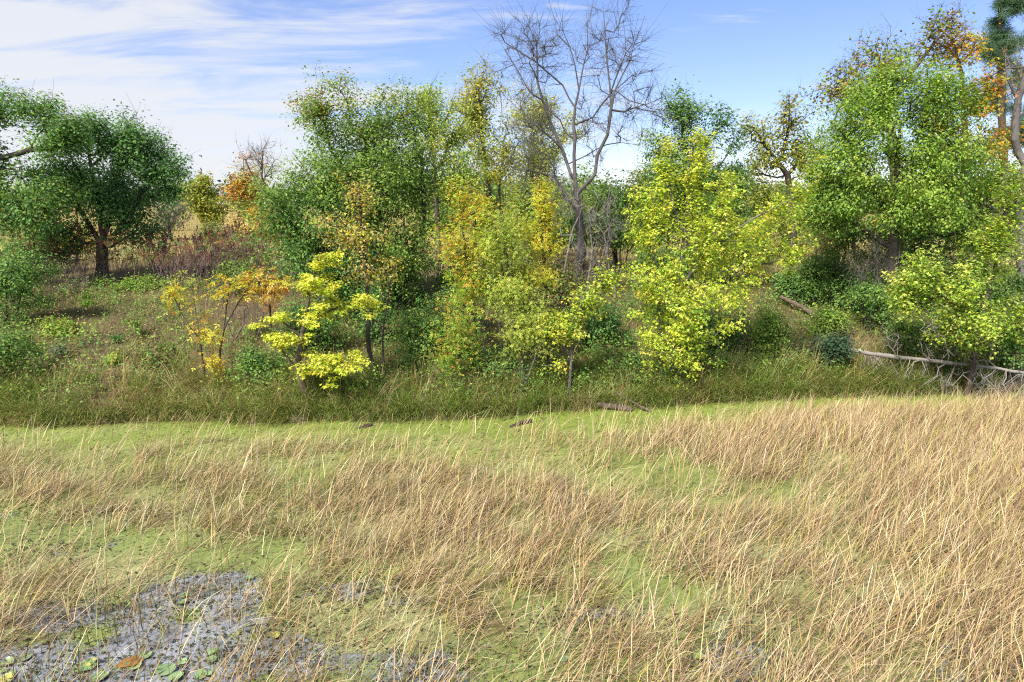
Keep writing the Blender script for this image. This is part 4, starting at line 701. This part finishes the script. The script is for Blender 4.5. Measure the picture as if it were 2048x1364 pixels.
plant('slim_yellow_tree', 'slim golden yellow tree in front of the bare tree', 'tree', 68, [stem(1095, 18.4, (1095, 680), (1090, 560), (1082, 450), (1078, 360))], [B(1040, 430, 1135, 520, 18.4, .6), B(1058, 360, 1110, 450, 18.4, .4), B(1020, 520, 1120, 580, 18.3, .6)], 420, 13, .11, 'ash', YELLOW + YELLOW + GOLD + YGREEN, r0=.05, rt=.004, bark=BARKD, spread=.10, twigs=3, bf=.2, clear=2.6)
plant('maple_sapling', 'small pale yellow maple sapling left of the tall yellow maple', 'tree', 69, [stem(1138, 17.6, (1145, 680), (1160, 600), (1200, 540)), stem(1040, 17.5, (1075, 700), (1110, 640)), limb(17.6, (1142, 700), (1110, 660), (1070, 670))], [B(1130, 560, 1240, 640, 17.5, .6), B(1190, 520, 1260, 590, 17.5, .5), B(1060, 620, 1180, 690, 17.5, .6), B(1080, 715, 1150, 750, 17.4, .4, .5)], 330, 13, .075, 'maple', YGREEN + YELLOW + LGREEN, r0=.04, rt=.004, bark=BARKG, spread=.11, twigs=3, bf=.2, clear=1.2, flat=.5, upb=.9)
plant('yellow_maple', 'tall many stemmed yellow green maple right of centre', 'tree', 70, [stem(1325, 18.2, (1318, 690), (1315, 560), (1300, 430)), stem(1335, 18.4, (1352, 680), (1362, 540), (1375, 400), (1385, 280)), stem(1350, 18.5, (1385, 690), (1410, 560), (1440, 450)), limb(18.4, (1362, 560), (1420, 500), (1500, 440), (1600, 390)), limb(18.4, (1358, 600), (1430, 560), (1520, 530), (1560, 520)), limb(18.2, (1316, 600), (1270, 560), (1230, 540)), limb(18.4, (1368, 480), (1340, 380), (1330, 320))],
      [B(1305, 265, 1350, 430, 18.4, .4), B(1375, 240, 1415, 400, 18.4, .4), B(1340, 300, 1440, 430, 18.4, .6), B(1245, 380, 1350, 520, 18.2, .9), B(1330, 380, 1480, 540, 18.2, 1.1), B(1430, 400, 1560, 540, 18.3, 1.), B(1530, 360, 1650, 470, 18.4, .7, .8), B(1240, 500, 1400, 620, 18., 1.), B(1380, 520, 1560, 620, 18.1, .9), B(1255, 590, 1480, 700, 17.9, 1., 1.1), B(1270, 660, 1430, 760, 17.8, .7), B(1420, 330, 1490, 440, 18.5, .7), B(1540, 460, 1620, 540, 18.3, .5, .6)],
      1900, 15, .08, 'maple', YGREEN + YGREEN + YGREEN + YELLOW + LGREEN, r0=.085, rt=.004, bark=BARKG, spread=.10, up=.75, elong=3.0, uni=.12, twigs=2, bf=.22, clear=1.0, flat=.6, upb=.8, droop=.7)
plant('yellow_maple', 'yellow green maple above the fallen trunk at the right edge', 'tree', 71, [stem(1775, 20, (1790, 640), (1800, 580), (1810, 540)), stem(1930, 18.6, (1960, 640), (1990, 540), (2010, 420)), stem(2010, 18.8, (2040, 620), (2070, 520)), limb(18.6, (1955, 660), (1900, 600), (1840, 560)), limb(18.6, (1975, 590), (1930, 540), (1880, 520))],
      [B(1790, 490, 1880, 620, 18.4, .8), B(1840, 520, 1980, 650, 18.3, 1.), B(1930, 440, 2060, 570, 18.4, 1.), B(1970, 340, 2080, 470, 18.6, .9), B(1850, 600, 2010, 710, 18.2, .9), B(1980, 560, 2090, 700, 18.4, .9), B(1770, 560, 1850, 650, 18.4, .6, .7), B(1960, 420, 2000, 490, 18.5, .5)],
      1300, 14, .08, 'maple', YGREEN + LGREEN + LGREEN + [(.55, .60, .16), (.48, .56, .12)], r0=.08, rt=.004, bark=BARK, spread=.11, up=.5, elong=2.4, uni=.2, twigs=3, bf=.22, clear=1.2, flat=.6, upb=.9, droop=.5)
plant('dark_sapling', 'tiny dark evergreen sapling on the open left slope', 'plant', 72, [stem(232, 20.2, (232, 675))], [B(225, 665, 250, 700, 20.2, .15)], 22, 22, .05, 'oval', DGREEN, r0=.012, rt=.003, spread=.05, twigs=0)
for i, (px, Y, py, h) in enumerate([(275, 20.5, 640, 30), (125, 19.0, 700, 28), (230, 18.6, 730, 25), (340, 19.2, 690, 30), (60, 18.2, 690, 35), (175, 22, 600, 24)]):
    lb = ['bushy green weed on the upper left slope', 'grey green weed near the left shrub', 'yellow green weed low on the left slope', 'green weed beside the thin yellow ashes', 'tall weed beside the left edge shrub', 'light green weed high on the left slope'][i]
    plant('weed', lb, 'plant', 300 + i, [stem(px, Y, (px, py))], [B(px - h * .7, py - h, px + h * .7, py + h, Y, .3)], 22, 16, .08, 'oval', [GREEN, [(.16, .21, .12)], LGREEN + OLIVE, GREEN, GREEN, LGREEN][i], r0=.01, rt=.003, spread=.09, twigs=0)

# ------------------------------------------------------------------ fallen trunk, logs
def log_thing(name, label, seed, line, r, mat, tipblobs=None, ntips=0, hang=None, cat='log'):
    rg = np.random.default_rng(seed); root = obj(name, None, None, loc=line[0]); tag(root, label, cat); f = line[0]
    L = np.array(line); t = np.linspace(0, 1, len(L)); tt = np.linspace(0, 1, 26); P = np.stack([np.interp(tt, t, L[:, k]) for k in range(3)], 1) + rg.normal(0, .007, (26, 3)) * (r[0] / .06)
    R = np.interp(tt, [0, 1], r) * rg.normal(1, .08, 26); k = 12; d = nrm(np.gradient(P, axis=0)); a = nrm(np.cross(d, (0, 0, 1.))); b_ = np.cross(d, a); th = np.arange(k) * 2 * pi / k
    V = P[:, None] + (a[:, None] * np.cos(th)[None, :, None] + b_[:, None] * np.sin(th)[None, :, None]) * (R[:, None, None] * (1 + rg.normal(0, .05, (26, k, 1))))
    V = np.concatenate([V.reshape(-1, 3), P[:1] - d[:1] * .02, P[-1:] + d[-1:] * .02]); q = []
    for i in range(25):
        for j in range(k): q.append((i * k + j, i * k + (j + 1) % k, (i + 1) * k + (j + 1) % k, (i + 1) * k + j))
    me = bpy.data.meshes.new(name); caps = [(26 * k, (j + 1) % k, j) for j in range(k)] + [(26 * k + 1, 25 * k + j, 25 * k + (j + 1) % k) for j in range(k)]
    me.from_pydata((V - f).tolist(), [], [tuple(x) for x in q] + caps); me.polygons.foreach_set('use_smooth', np.ones(len(me.polygons), bool))
    obj('trunk', me, mat, root)
    if hang:
        for bi, (u, pts) in enumerate(hang):
            s = P[int(u * 25)]; tips = blob_points(rg, [(pts[-1], (.45, .4, .35), 1), ((np.array(pts[-1]) + s) / 2, (.3, .3, .3), .8)], 16, per=3)
            tips[:, 2] = np.maximum(tips[:, 2], gz(tips[:, 0], tips[:, 1]).clip(0) + .02)
            Q, par, RR, tr, ids = grow(rg, [[s] + list(pts)], tips, .2, None, .2, -.2, 1.2, .017, .0055)
            aa, bb = skel_meshes(Q, par, RR, tr, False)
            n = len(ids) * 4; tk = np.repeat(np.arange(len(ids)), 4); tp = Q[ids]; e = tp[tk] + rg.normal(0, .16, (n, 3)); x = (tp[tk], e, np.full(n, .0048), np.full(n, .002))
            z = [np.concatenate(w_) for w_ in zip(*[w2 for w2 in (aa, bb, x) if w2])]
            obj('branch', tube_mesh('branch', z[0] - f, z[1] - f, z[2], z[3]), mat, root)
    return root
A0 = at(1695, 700, 19.4)
line = [A0, at(1760, 710, 19.2), at(1850, 720, 19.0), at(1920, 728, 18.8), at(1990, 736, 18.6), at(2060, 748, 18.4), at(2140, 766, 18.2)]
hang = []
hr = np.random.default_rng(21)
for bi in range(34):
    u = float(np.clip(.08 + .88 * (bi + hr.uniform(0, 1)) / 34, .04, .97)); dx = hr.normal(-22, 42); py = hr.uniform(770, 822) if hr.random() < .82 else hr.uniform(640, 690); dy = hr.uniform(-.8, .3)
    px = 1695 + u * 430; Y = 19.4 - u * 1.2
    e = at(px + dx, py, Y + dy); m_ = at(px + dx * hr.uniform(.1, .7), 735 + (py - 735) * hr.uniform(.3, .6), Y + dy * .5); hang.append((u, [m_, e]))
log_thing('fallen_tree', 'fallen grey dead tree with bare drooping branches on the right bank', 80, line, (.065, .035), DEAD, hang=hang, cat='fallen tree')
l0 = base(1560, 25.2); l1 = base(1652, 22.9); l0[2] += .34; l1[2] += .22
log_thing('log', 'short brown broken log lying on the right bank slope', 81, [l0, (l0 + l1) / 2 + np.array((0, 0, .06)), l1], (.07, .085), LOGM)
w0, w1 = base(1195, 17.2), base(1262, 17.0); w0[2] = .14; w1[2] = .05
log_thing('log', 'dark rotting log at the water edge under the yellow maple', 82, [w0, (w0 + w1) / 2, w1], (.07, .09), BARK)
w0, w1 = base(1230, 17.6), base(1300, 16.9); w0[2] = .35; w1[2] = .02
log_thing('branch_piece', 'pale broken branch leaning into the water', 83, [w0, w1], (.025, .035), LOGM, cat='branch')
w0, w1 = water_at(1020, 855), water_at(1062, 846); w0[2] = .015; w1[2] = .05
log_thing('driftwood', 'dark driftwood floating in the duckweed near the shore', 84, [w0, (w0 + w1) / 2 + np.array((0, 0, .03)), w1], (.035, .05), BARKD)
w0, w1 = water_at(715, 858), water_at(745, 852); w0[2] = .01; w1[2] = .03
log_thing('driftwood', 'small dark driftwood in the duckweed left of centre', 85, [w0, (w0 + w1) / 2 + np.array((0, 0, .02)), w1], (.03, .045), BARKD)
w0, w1 = base(585, 16.25), base(606, 16.2); w0[2] = .08; w1[2] = .08
# a stone at the foot of the leaning maple
bpy_rg = np.random.default_rng(9); th = np.linspace(0, 2 * pi, 12, endpoint=False); V = [(0, 0, .14)]
for k, (rr, hh) in enumerate(((.12, .12), (.2, .06), (.22, -.05))): V += [(cos(a) * rr * bpy_rg.uniform(.85, 1.15) * 1.2, sin(a) * rr * bpy_rg.uniform(.85, 1.15), hh + bpy_rg.normal(0, .01)) for a in th]
F = [(0, 1 + j, 1 + (j + 1) % 12) for j in range(12)]
for k in range(2):
    for j in range(12): a, b_ = 1 + 12 * k + j, 1 + 12 * k + (j + 1) % 12; F += [(a, a + 12, b_ + 12), (a, b_ + 12, b_)]
tag(obj('stone', mk_mesh('stone', np.array(V), np.array(F), smooth=True), LOGM, loc=(w0 + w1) / 2), 'brown stone at the foot of the leaning yellow maple', 'stone')

# ------------------------------------------------------------------ lily pads and fallen leaf on the pool
def pad_mesh(seed, r, fold):
    rg = np.random.default_rng(seed); k = 26; a = np.linspace(.16, 2 * pi - .16, k); V = [(0, 0, .0)]
    for ring, f in ((.55, .0), (1., .006)):
        for t in a: q = r * ring * (1 + .03 * sin(3 * t + seed) + .02 * rg.normal()); V.append((cos(t) * q, sin(t) * q * .95, f * (1 + sin(2 * t + seed)) + (fold * max(0, sin(t + seed)) ** 3 if ring == 1 else 0)))
    V.append((0, 0, -.3)); F = [(0, 1 + j, 2 + j) for j in range(k - 1)]
    for j in range(k - 1): F += [(1 + j, 1 + k + j, 2 + k + j), (1 + j, 2 + k + j, 2 + j)]
    return np.array(V[:-1]), np.array(F)
m, n, l = new_mat('lily_pad')
ac = N(n, 'ShaderNodeAttribute', attribute_name='Col'); tcn = N(n, 'ShaderNodeTexCoord'); nf = N(n, 'ShaderNodeTexNoise'); nf.inputs['Scale'].default_value = 12; nf.inputs['Detail'].default_value = 5; l.new(tcn.outputs['Object'], nf.inputs['Vector'])
hs = N(n, 'ShaderNodeHueSaturation'); l.new(ac.outputs[0], hs.inputs['Color']); l.new(M(n, l, 'MULTIPLY_ADD', nf.outputs[0], .8, .6), hs.inputs['Value'])
p = N(n, 'ShaderNodeBsdfPrincipled'); l.new(hs.outputs[0], p.inputs['Base Color']); p.inputs['Roughness'].default_value = .38; p.inputs['Specular IOR Level'].default_value = .6
l.new(p.outputs[0], N(n, 'ShaderNodeOutputMaterial').inputs[0]); PAD = m
PG, PY = (.22, .33, .14), (.42, .40, .10)
pads = [(168, 1338, .19, PG, 'large pale green lily pad near the bottom left corner', .02), (185, 1328, .12, PY, 'yellowing lily pad overlapping the large one near the bottom left', .05), (268, 1335, .13, PG, 'green lily pad right of the curled brown leaf', .03),
        (332, 1344, .17, PG, 'large green lily pad left of the last bottom pair', .02), (402, 1354, .11, PG, 'lily pad at the bottom edge with a cut notch, left of a pair', .03), (414, 1352, .10, PG, 'lily pad at the bottom edge, right of a pair', .03), (352, 1358, .13, PG, 'lily pad cut by the bottom edge below the large green one', .02),
        (425, 1308, .10, PG, 'small lily pad at the right of the pool, upper of two', .02), (422, 1322, .10, PG, 'small lily pad at the right of the pool, lower of two', .02), (290, 1314, .12, PG, 'pale lily pad in the middle of the pool', .02), (365, 1328, .09, PG, 'dull green lily pad right of the middle of the pool', .02),
        (5, 1347, .08, PG, 'lily pad on the left edge near the bottom', .02), (22, 1350, .09, PG, 'small round lily pad next to the left edge', .02), (20, 1268, .09, PG, 'lily pad on the left edge above the others', .02), (50, 1318, .13, (.20, .24, .13), 'dull brownish lily pad left of the large pale one', .02), (15, 1330, .11, (.2, .28, .13), 'lily pad at the left edge above the bottom pair', .02),
        (372, 1194, .12, PG, 'far lily pad in the upper pool', .02), (365, 1208, .10, PG, 'far lily pad below another in the upper pool', .02), (498, 1160, .10, (.14, .24, .10), 'dark lily pad among the reeds right of the upper pool', .02), (548, 1275, .12, PY, 'yellow green lily pad among the reeds right of the pool', .03), (580, 1252, .11, (.14, .24, .10), 'dark green lily pad among the reeds', .02),
        (1130, 1322, .11, (.20, .36, .14), 'bright green lily pad at the bottom centre', .02), (1400, 1318, .12, (.26, .38, .09), 'yellow green lily pad between the reeds at the bottom right', .02), (1500, 1212, .11, (.18, .3, .1), 'green lily pad in a gap of the right reeds', .02), (200, 1357, .14, PG, 'lily pad cut by the bottom edge near the left corner', .02), (12, 1362, .12, PY, 'yellow lily pad in the bottom left corner', .02)]
for i, (px, py, r, c, lb, fold) in enumerate(pads):
    V, F = pad_mesh(i, r * .64, fold); o = obj('lily_pad', mk_mesh('lily_pad', V, F, np.repeat([c], len(V), 0) * rng.uniform(.85, 1.15), smooth=True), PAD, loc=water_at(px, py) + np.array((0, 0, .022 + .003 * (i % 4))))
    o.rotation_euler = (0, 0, rng.uniform(0, 6.3)); tag(o, lb, 'lily pad', 'lily pads floating on the pond')
k_, F = SHAPE['oak']; o = obj('brown_leaf', mk_mesh('brown_leaf', k_ * np.array((.32, .3, .5)), F, np.repeat([(.42, .22, .07)], len(k_), 0)), LEAF, loc=water_at(228, 1337) + np.array((0, 0, .025)))
o.rotation_euler = (0, 0, -1.2); tag(o, 'curled orange brown leaf floating between the lily pads', 'leaf')
